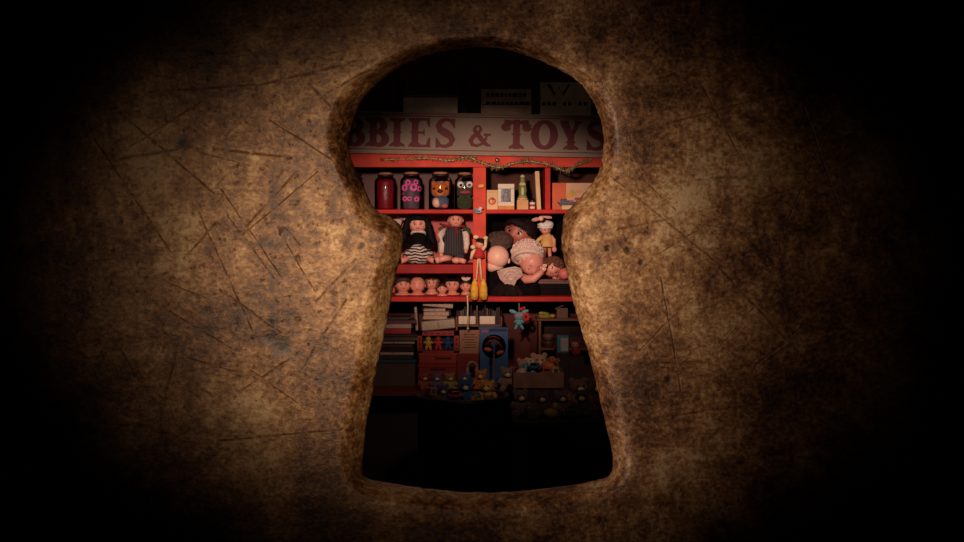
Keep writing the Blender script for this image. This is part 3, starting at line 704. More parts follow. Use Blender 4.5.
MB(du).tube([(4, -17, 4.6), (7, -23, 3.6), (10, -27, 3)], [3.2, 3.4, 2.8], flat=.8).ell((2, -21, 3.8), (4.4, 4, 3.2)).build('foot', skin, t)
t = thing('lace_cloth', 'pale pink crumpled lace cloth behind the black haired doll, upper left', 'cloth', (X(399, 4.2), 4.2, S2))
cl = MB(4.2/F)
cl.tube([(-2, 2, 1), (-3, 3, 20), (-4, 2, 36), (1, -2, 45), (7, -4, 48)], [3.2, 5, 5, 4, 2.6], flat=.5).ell((3, -6, 46), (5, 2.4, 2.6), (0, .4, 0)).ell((-6, -6, 40), (5, 2.6, 4), (0, -.5, 0))
cl.build('lace', lace, t)

# ------------------------------------------------------------------ doll heads on the lower left shelf
HYd = 4.11; hu = HYd/F
def bust(px, R, hz, label, sk=skin3, Y=HYd, rot=(0,0,0), **kw):
    u_ = Y/F
    t = thing('doll_bust', label, 'doll head', (X(px, Y), Y, S3), group='doll heads on the lower left shelf')
    make_head(t, R, u_, (0, 0, hz), rot, sk, **kw)
    MB(u_).lathe([(R*1.05, 0), (R*1.1, 1.0), (R*.9, max(1.6, hz-R*1.4)), (R*.62, max(2.2, hz-R*1.05)), (R*.52, hz-R*.7)], seg=20).build('shoulders', sk, t)
    return t
bust(403, 8.0, 10.4, 'brown haired doll head, first on the left in the row of heads', hair='cap', hm=brownhair, rot=(0, 0, .15))
bust(417.5, 7.6, 9.8, 'bald doll head with closed eyes, second from left in the row', hair='molded', hm=skin3, closed=True, rot=(.12, 0, 0))
bust(431.8, 6.6, 11.2, 'curly haired doll head, between the bald head and the smallest head', Y=4.16, hair='curls', hm=curlhair)
bust(442.3, 5.0, 6.8, 'smallest doll head, in front of the dark haired one', Y=4.05, hair='molded', hm=brownhair)
bust(452.3, 7.4, 10.0, 'dark wavy haired doll head with large eyes, right part of the row', Y=4.13, hair='wavy', hm=blackhair)
t = thing('doll_bust', 'doll head with a pale bow standing up on top, beside the post', 'doll head', (X(466, HYd), HYd, S3), group='doll heads on the lower left shelf')
make_head(t, 5.6, hu, (0, 0, 8.8), (0, 0, -.1), skin3, hair='molded', hm=brownhair)
MB(hu).lathe([(5, 0), (5.2, 1), (4.6, 2), (2.8, 4)], seg=18).build('shoulders', skin3, t)
MB(hu).ell((-2.4, -2, 17.2), (2.2, 1.4, 3.2), (0, -.5, 0)).ell((2.4, -2, 17.2), (2.2, 1.4, 3.2), (0, .5, 0)).ell((0, -2.4, 15), (1.3, 1.3, 1.3)).build('bow', lace, t)

# ------------------------------------------------------------------ hanging on the centre post
ky = 3.965; ku = ky/F
yel = mat('yellow_felt', (236, 172, 56), .85, .25, 80, .3); creamfelt = mat('cream_felt', (232, 200, 150), .85, .2, 80)
t = thing('rag_doll', 'rag doll hanging on the red post, long legs ending in yellow shoes', 'doll', P(479, 250, ky))
MB(ku).ell((1, 0, 6), (4.8, 3.4, 4.4)).build('head', skin3, t); MB(ku).ell((2, .6, 8), (5.6, 4, 3.8)).ell((5, .4, 5), (2.6, 3, 3.4)).build('hair', darkhair, t)
MB(ku).lathe([(5.6, -8), (5.4, -4), (4.2, 0), (2.2, 2)], seg=18).build('shirt', mat('red_felt', (196, 44, 42), .85, .2, 80), t)
MB(ku).tube([(-3, 0, 0), (-6.5, -1, -2.5), (-7.6, -1.6, -9)], [2.2, 2, 1.6]).ell((-6, -2, 3), (2.6, 2, 2.2)).build('arm', creamfelt, t)
MB(ku).tube([(3, 0, 0), (6, -1, 4), (7, -1.6, 11)], [2.2, 2, 1.6]).ell((6.6, -2, 12), (2.4, 2, 2.2)).ell((-3, -1, 13), (2.8, 1.6, 2)).build('arm', creamfelt, t)
for sx in (-1, 1):
    MB(ku).tube([(sx*.8, -1, -8), (sx*1.6, -1.4, -18), (sx*2.6, -1.4, -30)], [1.0, .8, .9]).build('leg', creamfelt, t)
    MB(ku).lathe([(.4, -50), (3.4, -49), (4.0, -45), (3.9, -38), (2.8, -33), (1.4, -29.5), (.6, -28.6)], seg=18, c=(sx*3.7, -3, 0), rot=(0, sx*-.02, 0)).ell((sx*4.4, -6, -46), (2.2, 2.4, 2)).build('shoe', yel, t)
t = thing('toy_bird', 'little white and blue toy bird clipped to the post at shelf height', 'toy', P(477.5, 211, ky))
MB(ku).ell((0, -1, 0), (4.4, 2.4, 2.4), (0, .15, 0)).ell((3, -1.4, 2.6), (2, 1.8, 1.8)).build('body', mat('white_paint', (220, 206, 200), .5), t); MB(ku).ell((-1, -3, .2), (4, .8, 1.4), (0, .2, 0)).build('wing', mat('blue_grey', (90, 116, 134), .5), t)
MB(ku).lathe([(.8, 0), (0, 2.2)], seg=8, c=(4.8, -1.6, 2.4), rot=(0, PI/2, 0)).build('beak', orange_ink, t)
t = MB(ku).prism([(-2.6, -1.6), (2.6, -1.2), (2.2, 1.8), (-2.4, 1.2)], -.6, .4).ell((2.4, -.4, .2), (.8, .6, .8)).build('paper_tag', yel); tag(put(t, P(481, 186, ky)), 'small yellow paper tag pinned on the upper red post', 'tag')
c_ = MB(ku).tube([(0, 0, 0), (.3, .2, -10), (0, .4, -20), (.4, 1.4, -31)], .75, 0, 8).ell((.4, 1.4, -31.6), (1.2, 1.2, 1.4)).ell((0, 0, .6), (1.2, 1.2, 1.2)).build('cord', creamfelt)
tag(put(c_, P(467.5, 297, 3.97)), 'pale cord hanging below the lower red shelf, over the white label', 'cord')
o = MB(ku).ell((0, 0, 0), (3.4, 2, 1.1)).tube([(-3, 0, 0), (-5, .6, .6)], .5).build('green_whistle', mat('green_plastic', (40, 120, 70), .4)); tag(put(o, Vector((X(469.5, 3.997), 3.997, S3+.0037))), 'little green whistle lying on the shelf left of the yellow shoes', 'toy')

# ------------------------------------------------------------------ middle right shelf: pile of dolls
RY = 4.12; ru = RY/F
t = thing('doll', 'large dark haired doll peeping out at the back of the right shelf', 'doll', (X(520, 4.2), 4.2, S3))
k_ = 4.2/F
make_head(t, 15.5, k_, (0, 0, 62), (.05, .30, -.45), mat('tan_doll_skin', (184, 98, 80), .45, .08, 30), iris, hair='cap', hm=darkhair)
MB(k_).lathe([(14, 0), (15, 8), (11, 30), (8, 42), (5, 50)], seg=20).build('dress', navy, t)
o = MB(ru).ell((0, 0, 0), (15, 11.5, 10), fn=lambda p: Vector((p.x, p.y, p.z*(1+.10*math.sin(5*math.atan2(p.y, p.x))) if p.z > 0 else p.z*.7))).torus((0, 0, -4.6), 10.4, 2.2, (PI/2, 0, 0)).build('knitted_beret', mat('grey_brown_wool', (88, 64, 56), .95, .5, 110, .6))
tag(put(o, P(499, 241.5, 4.15), (.25, -.1, 0)), 'brown grey woollen beret resting on the bald ball like head', 'hat')
t = thing('doll', 'bald pink doll turned away beneath the woollen beret', 'doll', (X(497.5, 4.11), 4.11, S3))
k_ = 4.11/F
h = MB(k_).ell((0, 0, 38), (11.6, 11, 11.4), seg=28, rings=20).ell((-3, 2, 29), (9.4, 8.6, 7), seg=24).build('head', skin2, t); MB(k_).ell((11.2, 2, 34), (1.8, 2.6, 3)).build('ear', skin2, h)
MB(k_).lathe([(13, 0), (13.4, 3), (10, 14), (8, 20), (5, 25)], seg=26, wob=.06).build('dress', navy, t)
o = MB(4.06/F).lathe([(15.5, 0), (16, 2), (13, 7), (8, 12), (3, 14), (0, 14.4)], seg=66, wob=.14, nw=11).build('black_skirt', mat('black_pleated_cloth', (40, 26, 26), .95, .5, 30, .3, spec=.1)); tag(put(o, (X(507, 4.06), 4.06, S3)), 'dark pleated doll skirt heaped at the front of the right shelf', 'skirt')
# lace collar
t = thing('lace_collar', 'pale pointed lace collar spread over the dark skirt', 'collar', P(510, 276, 4.03), (.25, 0, 0))
lc = MB(4.03/F); lac2 = mat('grey_pink_lace', (206, 164, 150), .9, .3, 120, .5)
lc.prism([(-13, 5), (-6, 8), (5, 10), (11, 8), (13, 1), (7, -4), (4, -10), (-2, -12), (-6, -7), (-10, -3)], -1.0, .2)
lc.build('cloth', lac2, t)
l2 = MB(4.03/F)
l2.torus((1, -1.4, 0), 6.6, .8, (0, 0, 0), a0=.15, a1=PI*.95); l2.torus((1, -1.6, -1), 4, .7, a0=0, a1=PI); l2.ell((1, -1.2, -3), (2.4, .6, 1.6)); l2.tube([(-12, -1.2, 4.6), (-6, -1.3, 7.4), (5, -1.3, 9.4), (11, -1.2, 7.4)], .7)
l2.build('trim', lace, t)
# bonnet doll
t = thing('doll', 'doll in a speckled white bonnet looking down at its raised hand', 'doll', (X(529, 4.09), 4.09, S3))
k_ = 4.09/F
make_head(t, 12.2, k_, (2.4, -2, 32.5), (.62, .10, .30), skin, iris, closed=True)
def bon(p):
    a = math.atan2(p.y, p.x); return p*(1+.035*math.sin(11*a)*math.sin(p.z*1.1)+random.uniform(-.02, .02))
bn = MB(k_)
for i in range(230):
    zc = random.uniform(-.25, 1); aa = random.uniform(0, 2*PI); rr_ = math.sqrt(1-zc*zc); q = Euler((.30, .10, 0)).to_matrix() @ Vector((15.6*rr_*math.cos(aa), 14.7*rr_*math.sin(aa), 12.2*zc)); bn.ell((q.x-1.4, q.y+2, q.z+43), random.uniform(1.0, 1.9), seg=8, rings=6)
bn.ell((-1.4, 2, 43), (15.6, 14.7, 12.2), (.30, .10, 0), seg=44, rings=24, fn=bon).torus((-1.4, -2, 37.6), 14.6, 2.2, (PI/2-.5, 0, 0)).build('bonnet', mat('speckled_bonnet', (252, 206, 190), .95, .32, 420, .8), t)
MB(k_).lathe([(13, 0), (13, 6), (10, 14), (7, 20), (4, 23)], seg=22).build('dress', navy, t)
MB(k_).tube([(-7, -8, 19), (-3, -13, 16), (4, -16, 17), (10, -16, 22), (13, -15.5, 25.5)], [3.6, 4.4, 4.0, 3.0, 2.2], seg=14).build('arm', skin, t)
hd = MB(k_).ell((14, -15.5, 27), (2.6, 2, 2.8))
for i in range(4): hd.tube([(13+i*.9, -16.6, 28), (13.4+i*1.0, -17.6, 30.2+.3*math.sin(i*1.2)), (13.2+i*1.0, -18.2, 31.4)], [.75, .7, .5], seg=6)
hd.tube([(12, -16.5, 26.6), (10.8, -17.8, 28), (11, -18.6, 29.2)], [.8, .75, .5], seg=6); hd.build('hand', skin2, t)
# small bonnet doll
t = thing('doll', 'small doll in white cap and yellow dress standing behind the box', 'doll', (X(547, 4.17), 4.17, S3))
k_ = 4.17/F
ydr = mat('yellow_dress', (226, 172, 104), .85, .2, 60)
make_head(t, 5.6, k_, (-1.5, -2, 65), (.35, 0, .2), skin)
MB(k_).ell((-1.4, -1, 69.5), (8, 6.4, 4.6), (.2, 0, 0), seg=24, fn=lambda p: p*(1+.05*math.sin(p.x*2.1))).tube([(-9, -3, 67), (-3, -7.4, 66.4), (5, -6, 67)], 1.4).build('cap', mat('white_cap', (246, 232, 226), .9, .2, 120, .4), t)
MB(k_).lathe([(6.8, 47), (7.2, 49), (6, 54), (4.4, 59), (2.4, 61.4)], seg=22, wob=.05).build('dress', ydr, t)
MB(k_).tube([(-4, -1, 58), (-8.6, -3, 54), (-12, -4, 51)], [2, 1.9, 1.4]).build('arm', ydr, t)
MB(k_).tube([(4, -1, 58), (7, -2, 54), (7, -4, 47)], [2, 1.9, 1.4]).ell((7, -4.4, 44.6), (2.6, 2.2, 2.8)).build('arm', skin3, t)
MB(k_).tube([(-2.4, 0, 46), (-3, -1, 36), (-3, -1, 2)], [2, 1.8, 1.6]).ell((-3, -3, 1.6), (2.0, 3.4, 1.6)).build('leg', skin3, t)
MB(k_).tube([(2.4, 0, 46), (3, -1, 36), (3.4, -1, 2)], [2, 1.8, 1.6]).ell((3.4, -3, 1.6), (2.0, 3.4, 1.6)).build('leg', skin3, t)
t = thing('ribbon_bow', 'pale pink ribbon bow hanging at the top of the right shelf', 'bow', P(541, 219, 4.08))
MB(4.08/F).ell((-5, 0, -.4), (4.6, 1.8, 2), (0, -.2, 0)).ell((6, 0, 2), (5.4, 1.4, 1.6), (0, .15, 0)).build('loop', mat('pink_ribbon', (222, 160, 146), .7, .15, 60), t); MB(4.08/F).ell((0, -.6, .6), (2.6, 2, 2.6)).tube([(0,0,2),(0,0,6)],.3).build('knot', skin2, t)
# trays and curly head
t = thing('storage_box', 'dark lidded box on the right shelf with a curly doll head on it', 'box', (X(557, 4.12), 4.12, S3))
k_ = 4.12/F
dbx = mat('dark_box_card', (24, 14, 15), .8, .25, 30, spec=.1)
MB(k_).box((0, 0, 3.2), (46, 28, 6.4), bev=.4).build('lower_tray', dbx, t); MB(k_).box((0, 0, 9.4), (46, 27, 5.2), bev=.4).box((0, 0, 6.4), (47, 28.6, .8)).build('box', dbx, t)
MB(k_).box((0, 0, 15), (54, 31, 1.8), bev=.5).box((0, 0, 13), (48, 28, 2.6)).build('lid', mat('lid_mauve', (112, 66, 66), .6, .2, 30), t)
bz = S3+15.9*k_
t = thing('doll_bust', 'curly chestnut doll head tipped over on the dark lidded box', 'doll head', (X(553.5, 4.09), 4.10, bz))
make_head(t, 9.4, 4.09/F, (-.6, 0, 11.2), (.35, .75, .35), skin3, iris, hair='curls', hm=curlhair)
MB(4.09/F).lathe([(4, 0), (4.4, 1.4), (3.6, 4)], seg=14, c=(3, 2, 0)).build('neck', skin3, t)
o = MB(4.08/F).ell((0, 0, 5.6), (5.8, 5.6, 5.6)).torus((0, 0, 5.6), 5.6, .35, (.4, 0, .3)).ell((1.2, -1, 10.8), (1.0, 1.0, .8)).build('rubber_ball', mat('pink_rubber', (222, 112, 110), .5, .1, 20)); tag(put(o, (X(563.5, 4.08), 4.05, bz)), 'small pink ball on the dark lidded box beside curly head', 'ball')

# ------------------------------------------------------------------ lower left: papers and books
LY = 4.08; lu = LY/F
def book(px, py_bot, w_, th, dpt, colr, label, rz=0, Y=LY, ry=0, group='books in the left piles', zz=None, spine=False):
    u_ = Y/F
    t = thing('book', label, 'book', (X(px, Y), Y, zz if zz is not None else Z(py_bot, Y)), (0, ry, rz), group)
    cm = mat('cover_%d_%d_%d' % colr, colr, .65, .2, 40)
    MB(u_).box((0, 0, th-.35), (w_, dpt, .7)).box((0, 0, .35), (w_, dpt, .7)).box((-w_/2+.35, 0, th/2), (.7, dpt, th)).box((0, -dpt/2+.35, th/2), (w_, .7, th) if spine else (.8, .7, th*.5)).build('cover', cm, t)
    MB(u_).box((.3, 0, th/2), (w_-.8, dpt-1.2, th-1.3)).build('pages', mat('page_edge', (190, 160, 138), .9, .3, 300), t)
    return t
# a box under the left pile, standing on the counter
CZ = ct_z
t = thing('storage_box', 'grey brown box with teal lid under the left pile of books', 'box', (X(388, LY), LY, CZ))
bh = (Z(361, LY)-CZ)/lu
MB(lu).box((0, 0, bh/2), (56, 40, bh), bev=.5).build('carton', mat('grey_brown_card', (86, 62, 54), .8, .2, 20), t)
MB(lu).box((0, 0, bh+1.6), (58, 42, 3.4), bev=.5).build('lid', mat('teal_lid', (36, 66, 78), .5, .2, 20), t)
z0 = CZ+(bh+3.4)*lu
cols = [(70,48,46),(92,60,54),(52,40,46),(84,44,40),(66,56,56),(98,74,62),(58,36,40),(76,56,50),(60,44,44)]
names = ['dark brown', 'dull brown', 'dark plum', 'dark rust', 'dull grey', 'dusty tan', 'dark wine', 'earth brown', 'charcoal brown']
where = ['bottom of the left pile, on the teal lid', 'second from the bottom of the left pile', 'third from the bottom of the left pile', 'fourth from the bottom of the left pile', 'fifth from the bottom of the left pile', 'sixth from the bottom of the left pile', 'seventh from the bottom of the left pile', 'just below the red book in the left pile']
zz = z0
for i in range(7):
    th = [3.4, 4.2, 3.0, 3.8, 3.2, 3.6, 2.8][i]
    book(394+random.uniform(-2,2), 0, 44+random.uniform(-4,4), th, 28, cols[i], names[i]+' book, '+(where[i] if i < 6 else where[7]), random.uniform(-.06,.06), LY, zz=zz, spine=(i % 3 != 1)); zz += th*lu+.0003
book(394, 0, 34, 5.6, 26, (176,40,44), 'bright red book with bold spine in the left pile', .05, LY, zz=zz, spine=True); zz += 5.6*lu+.0003
book(393, 0, 40, 4.4, 26, (176,140,120), 'cream book lying on the bright red one', -.08, LY, zz=zz); zz += 4.4*lu+.0003
book(396, 0, 40, 3.6, 26, (92,40,56), 'dark wine book lying on the cream one in the left pile', .1, LY, zz=zz, spine=True); zz += 3.6*lu+.0003
book(392, 0, 36, 3.2, 26, (66,44,46), 'charcoal brown book topmost of the left pile', -.05, LY, zz=zz, spine=True)
# red toy display box with three figures
fy = 4.03; fu = fy/F
t = thing('toy_display_box', 'red box with a window showing yellow, red and blue figures', 'box', (X(438, fy), fy+.04, Z(353, fy)))
rc = mat('red_carton', (172, 44, 40), .6, .2, 30); hz = 22.0
MB(fu).box((0, 8, hz/2), (42, 2, hz)).box((0, 0, .8), (42, 18, 1.6)).box((0, 0, hz-.8), (42, 18, 1.6)).box((-20.2, 0, hz/2), (1.6, 18, hz)).box((20.2, 0, hz/2), (1.6, 18, hz)).build('box', rc, t)
f_ = MB(fu).box((0, -9.2, hz-2.4), (42, .8, 4.8)).box((0, -9.2, 1), (42, .8, 2)).box((-18.4, -9.2, hz/2), (5, .8, hz)).box((18.4, -9.2, hz/2), (5, .8, hz)); f_.build('front_frame', rc, t)
dpm = mat('dark_print', (60, 28, 28), .6)
for i in range(5): MB(fu).box((-12+6*i, -9.8, hz-2.4), (3.2, .4, 1.0)).build('printed_mark', dpm, t)
for i in range(3):
    for sx in (-1, 1): MB(fu).box((sx*18.4, -9.8, 4+i*4.6), (1.6, .4, 2)).build('printed_mark', dpm, t)
MB(fu).box((0, 6.6, hz/2), (39, .5, hz-3)).build('inner_card', blk, t)
for x, c in ((-10, (206,150,60)), (0, (196,60,48)), (10, (44,70,120))):
    m_ = mat('figure_%d' % c[0], c, .7, .15, 60)
    MB(fu).ell((x, -3, 13.6), (2.6, 2, 2.6)).ell((x, -3, 8.6), (3, 2, 3.6)).tube([(x-2, -3, 10.6), (x-4.6, -3, 9)], [1.4, 1.2]).tube([(x+2, -3, 10.6), (x+4.6, -3, 9)], [1.4, 1.2]).tube([(x-1.4, -3, 6.4), (x-2.4, -3, 2)], [1.6, 1.4]).tube([(x+1.4, -3, 6.4), (x+2.4, -3, 2)], [1.6, 1.4]).build('figure', m_, t)
# white books on the display box
zz = Z(353, fy)+hz*fu; wb = (176,146,132)
spec = [(439, 33, 9.6, (128,104,94), 'thick grey book tilted on top of the red display box', 0, -.09), (434.5, 24, 3.4, (206,160,124), 'thin cream book above the thick grey tilted one', .1, 0), (437.5, 25, 4.2, (176,120,104), 'pinkish book in the middle of the pale pile', -.1, 0), (433.5, 22, 3.0, (138,100,100), 'thin mauve book second from the top of the pale pile', .14, 0)]
zz += 0
t = book(spec[0][0], 0, spec[0][1], spec[0][2], 22, spec[0][3], spec[0][4], 0, 4.06, -.10, 'pale books above the red box', zz=zz+1.7*fu)
zz += 11.6*fu
for q in spec[1:]:
    book(q[0], 0, q[1], q[2], 20, q[3], q[4], q[5], 4.07, 0, 'pale books above the red box', zz=zz); zz += q[2]*fu+.0004
book(438.5, 0, 30, 4.6, 20, (160,118,112), 'pale mauve book topmost of the pale pile, tilted to the right', -.05, 4.08, .09, 'pale books above the red box', zz=zz+1.1*fu)
t = book(417.5, 0, 2.6, 24, 20, (120,92,84), 'thin brown book standing upright between the two piles', 0, 4.12, -.07, 'books in the left piles', zz=Z(330, 4.12))
# red boxes under the display box, on the counter
zz = CZ; k_ = fy/F; tot = (Z(353, fy)-CZ)/k_
for i, (lab, c) in enumerate((('dark red flat box at the bottom, on the counter below the three figures', (112,30,30)), ('red flat box in the middle below the three figures', (150,42,38)), ('bright red flat box directly under the three figures', (176,56,46)))):
    t = thing('flat_box', lab, 'box', (X(438+(.6*i), fy), fy+.04, zz), group='flat red boxes under the display box'); th = tot/3
    MB(k_).box((0, 0, th*.4), (40, 18, th*.78), bev=.3).build('tray', mat('flat_red_%d' % i, c, .6, .2, 30), t); MB(k_).box((0, 0, th*.82), (41.4, 19, th*.34), bev=.3).build('lid', mat('flat_red_%d' % i, c, .6), t)
    MB(k_).box((-6+5*i, -9.7, th*.5), (16, .4, 1.4)).build('printed_line', mat('dark_print', (60, 28, 28), .6), t)
    zz += th*k_
# price rack with two white labels
k_ = 4.05/F
t = thing('pamphlet_rack', 'wooden rack of thin pamphlets with two blank white labels', 'rack', (X(479, 4.06), 4.1, CZ))
zt_ = (Z(325, 4.06)-CZ)/k_
wood = mat('rack_wood', (128, 76, 52), .7, .25, 20)
MB(k_).box((0, 2, zt_-1), (46, 20, 2), bev=.3).build('rack_shelf', wood, t)
for sx in (-22.4, 0.5, 22.4): MB(k_).box((sx, 2, zt_/2+4), (1.8, 20, zt_+8), bev=.3).build('upright', wood, t)
MB(k_).box((0, 12.4, zt_/2+6), (46, 1, zt_+14)).build('back_board', mat('rack_back', (62, 34, 30), .8), t)
for x in (-12, 8.4): MB(k_).box((x, -8.6, zt_+4.6), (17 if x < 0 else 15, .6, 8), bev=.15).build('label_card', mat('label_white', (240, 208, 184), .7, .06), t)
for x0 in (-20, 2.2):
    for i in range(9):
        hh = random.uniform(12, 20); c = random.choice(((92,66,66),(124,96,90),(70,46,48),(140,110,98),(60,52,62)))
        o = MB(k_).box((0, 0, hh/2), (1.0, 12, hh), bev=.1).build('pamphlet', mat('pamphlet_%d' % c[0], c, .7))
        place = ('left' if x0 < 0 else 'right'); rank = ['first', 'second', 'third', 'fourth', 'fifth', 'sixth', 'seventh', 'eighth', 'ninth'][i]
        tag(put(o, (X(479, 4.06)+(x0+2+i*2.0)*k_, 4.1, CZ+zt_*k_)), 'thin pamphlet standing %s from the left behind the %s white label' % (rank, place), 'pamphlet', 'pamphlets in the rack')
# cream notice and red card leaning in front of rack
t = thing('notice_card', 'cream notice card with faint writing under the left white label', 'card', (X(469.5, 4.0), 4.035, Z(353.5, 4.03)), (0, 0, 0))
k_ = 4.03/F
MB(k_).box((0, 0, 11.6), (20, .8, 23.2)).build('card', mat('notice_cream', (176, 122, 92), .8, .12, 20), t)
n_ = MB(k_)
for i in range(6): n_.box((random.uniform(-1,1), -.55, 19-i*2.6), (random.uniform(9,14), .3, .8))
n_.build('writing', mat('faint_ink', (110, 70, 56), .8), t)
t = thing('red_folder', 'red folder with a white arch shape below the cream notice', 'folder', (X(468.5, 4.0), 4.03, CZ))
hz = (Z(353.5, 4.03)-CZ)/k_
MB(k_).box((0, 0, hz/2), (23, 3, hz), bev=.3).build('folder', mat('folder_red', (138, 40, 38), .7, .2, 20), t)
MB(k_).torus((3.6, -1.7, hz-13), 4.6, 1.3, a0=0, a1=PI, seg=12).box((-1, -1.7, hz-18), (2.4, .5, 11)).box((8.2, -1.7, hz-19), (2.6, .5, 13)).build('arch_print', mat('arch_white', (170, 136, 116), .7), t)
MB(k_).box((3.6, -1.6, hz-18), (5, .5, 11)).build('arch_opening', blk, t)
# blue carton with dark round picture
k_ = 3.99/F
t = thing('toy_carton', 'blue toy carton with a black round picture of orange shapes', 'box', (X(494, 3.99), 4.01, CZ))
hz = (Z(327.5, 3.99)-CZ)/k_
MB(k_).box((0, 0, hz/2), (28.4, 9, hz), bev=.4).build('carton', mat('blue_carton', (50, 88, 138), .5, .2, 20), t)
MB(k_).lathe([(0, 0), (12, 0), (12, .5), (0, .5)], seg=32, c=(0, -4.6, hz-19), rot=(PI/2, 0, 0)).build('round_picture', blk, t)
MB(k_).tube([(-8, -5.4, hz-18), (-4, -5.5, hz-13), (4, -5.5, hz-15), (9, -5.4, hz-21)], [1, 1.8, 1.8, .6], flat=.3).ell((-6, -5.4, hz-22), (4, .5, 2), (0, .2, 0)).ell((6, -5.4, hz-25), (4, .5, 1.8), (0, -.3, 0)).tube([(-6, -5.4, hz-10), (0, -5.4, hz-9), (6, -5.4, hz-11.5)], .8, flat=.4).build('orange_shape', mat('burnt_orange', (190, 76, 52), .6, .2, 60), t)
MB(k_).box((-9, -4.7, hz-4), (6.4, .5, 2.4)).build('pink_mark', mat('pink_mark', (196, 70, 100), .6), t); MB(k_).box((4, -4.7, hz-2.6), (18, .5, 3)).build('dark_band', mat('navy_print', (26, 44, 86), .6), t)

# hanging teal creature
k_ = 4.02/F
teal = mat('teal_plush', (112, 160, 166), .8, .2, 100, .3)
t = thing('hanging_toy', 'teal long eared toy with red flower, hanging under the right red shelf', 'toy', P(519, 316, 4.02))
MB(k_).ell((0, 0, 0), (5, 4, 4.4)).build('head', teal, t)
for sx in (-1, 1): MB(k_).ell((sx*6, .6, 4.4), (4, 1.4, 1.9), (0, sx*-.35, 0)).build('ear', teal, t)
MB(k_).ell((-2.2, -3.4, .8), (1.6, 1, 1.4)).ell((2.6, -3.4, 1.2), (1.6, 1, 1.4)).build('eye', mat('pink_eye', (220, 100, 130), .5), t)
MB(k_).lathe([(3.2, -9), (3.4, -7), (2.4, -3.4)], seg=16).build('body', teal, t)
for sx in (-1, 1):
    MB(k_).tube([(sx*2, -1, -4), (sx*4.6, -1.6, -6.4)], [1.3, 1.1]).build('arm', teal, t); MB(k_).tube([(sx*1.6, 0, -8), (sx*2.8, -1, -11), (sx*4.4, -2, -13)], [1.6, 1.5, 1.2]).build('leg', teal, t)
fl = MB(k_)
for i in range(7): a = i*.9; fl.ell((7+2.6*math.cos(a), .5, -1+3*math.sin(a)), (1.6, 1, 1.6))
fl.ell((2, .5, 7), (2, 1, 1.6)).ell((5, .5, 8), (1.6, 1, 1.6)); fl.build('flower', mat('red_petal', (200, 44, 44), .8, .2, 60), t)
MB(k_).tube([(0, 0, 4), (0, 0, (Z(301.5, FY)-Z(316, 4.02))/k_)], .25, 0, 6).build('string', creamfelt, t)

# wooden rack at lower right
WY = 4.08; k_ = WY/F
t = thing('small_shelf', 'small brown wooden shelf unit at the right under the red shelf', 'shelf', (X(570, WY), WY, CZ))
hz = (Z(318.5, WY)-CZ)/k_
for sx in (-31, 31): MB(k_).box((sx, 0, hz/2), (2.6, 36, hz), bev=.3).build('upright', wood, t)
MB(k_).box((0, 0, hz), (68, 38, 2.2), bev=.3).build('top_board', wood, t); MB(k_).box((0, 0, hz-29), (60, 36, 2), bev=.3).build('inner_shelf', wood, t)
MB(k_).box((0, 17.4, hz/2), (62, 1, hz)).build('back_board', mat('rack_back', (62, 34, 30), .8), t)
rz_ = CZ+(hz+1.1)*k_; iz = CZ+(hz-28)*k_
t = thing('plush_toy', 'yellow green plush snake coiled on the small wooden shelf', 'plush toy', (X(545, 4.03), 4.04, rz_))
MB(k_).torus((0, 0, 1.9), 5.4, 1.9, (PI/2, 0, 0)).tube([(4, 0, 2), (2, -2, 4.4), (-2, -3, 5.2)], [1.9, 1.9, 1.4]).build('body', mat('yellow_green_plush', (150, 132, 48), .9, .3, 80, .4), t); MB(k_).ell((-3.6, -3.4, 5.2), (2.6, 2, 1.6)).ell((7.4, -2, 2.4), (2.4, 2.2, 1.8)).build('head', mat('straw_plush', (190, 150, 70), .9), t)
t = thing('carton', 'dull brown square carton standing on the small wooden shelf', 'box', (X(562, 4.05), 4.05, rz_)); MB(k_).box((0, 0, 5), (11, 11, 10), bev=.3).build('box', mat('dull_carton', (112, 78, 66), .8, .2, 30), t); MB(k_).box((-3, -1, 11), (9, 10, .8), (0, -.4, 0)).build('flap', mat('dull_carton', (112, 78, 66), .8), t)
for i, (c, lab) in enumerate((((92,60,56), 'dark lower bowl of the two stacked inside the small wooden shelf'), ((128,84,74), 'paler upper bowl of the two stacked inside the small wooden shelf'))):
    o = MB(k_).lathe([(3, 0), (3.4, .6), (5.4, 3.6), (5.8, 6.4), (5.4, 6.4), (5, 4), (3, 1.4), (0, 1.2)], seg=22).build('bowl', mat('bowl_%d' % i, c, .4, .2, 30)); tag(put(o, (X(548, 4.05), 4.05, iz+i*6.5*k_)), lab, 'bowl', 'bowls inside the small shelf')
k2 = 3.93/F; zb = Z(352, 3.93)
t = thing('storage_box', 'dark box under the small teal and white carton', 'box', (X(562.5, 3.93), 3.93, CZ)); hz = (zb-CZ)/k2
MB(k2).box((0, 0, hz/2-.6), (13, 12, hz-1.2), bev=.3).build('box', mat('dark_card', (50, 32, 32), .8), t); MB(k2).box((0, 0, hz-1), (14, 13, 2), bev=.3).build('lid', mat('dark_lid', (66, 42, 38), .8), t)
t = thing('carton', 'teal and white small carton before the small wooden shelf', 'box', (X(562.5, 3.93), 3.93, zb)); hz = (Z(335, 3.93)-zb)/k2
MB(k2).box((0, 0, hz/2), (11.5, 9, hz), bev=.3).build('box', mat('teal_card', (62, 126, 142), .6, .2, 30), t); MB(k2).box((1.6, -4.7, hz-9), (7.4, .5, 13)).build('white_panel', mat('panel_white', (190, 172, 170), .6, .2, 40), t)
t = thing('plush_toy', 'red plush mouse with pale face at the right, by the teal carton', 'plush toy', (X(576, 3.93), 3.93, CZ+0.0))
hz = (Z(356, 3.93)-CZ)/k2
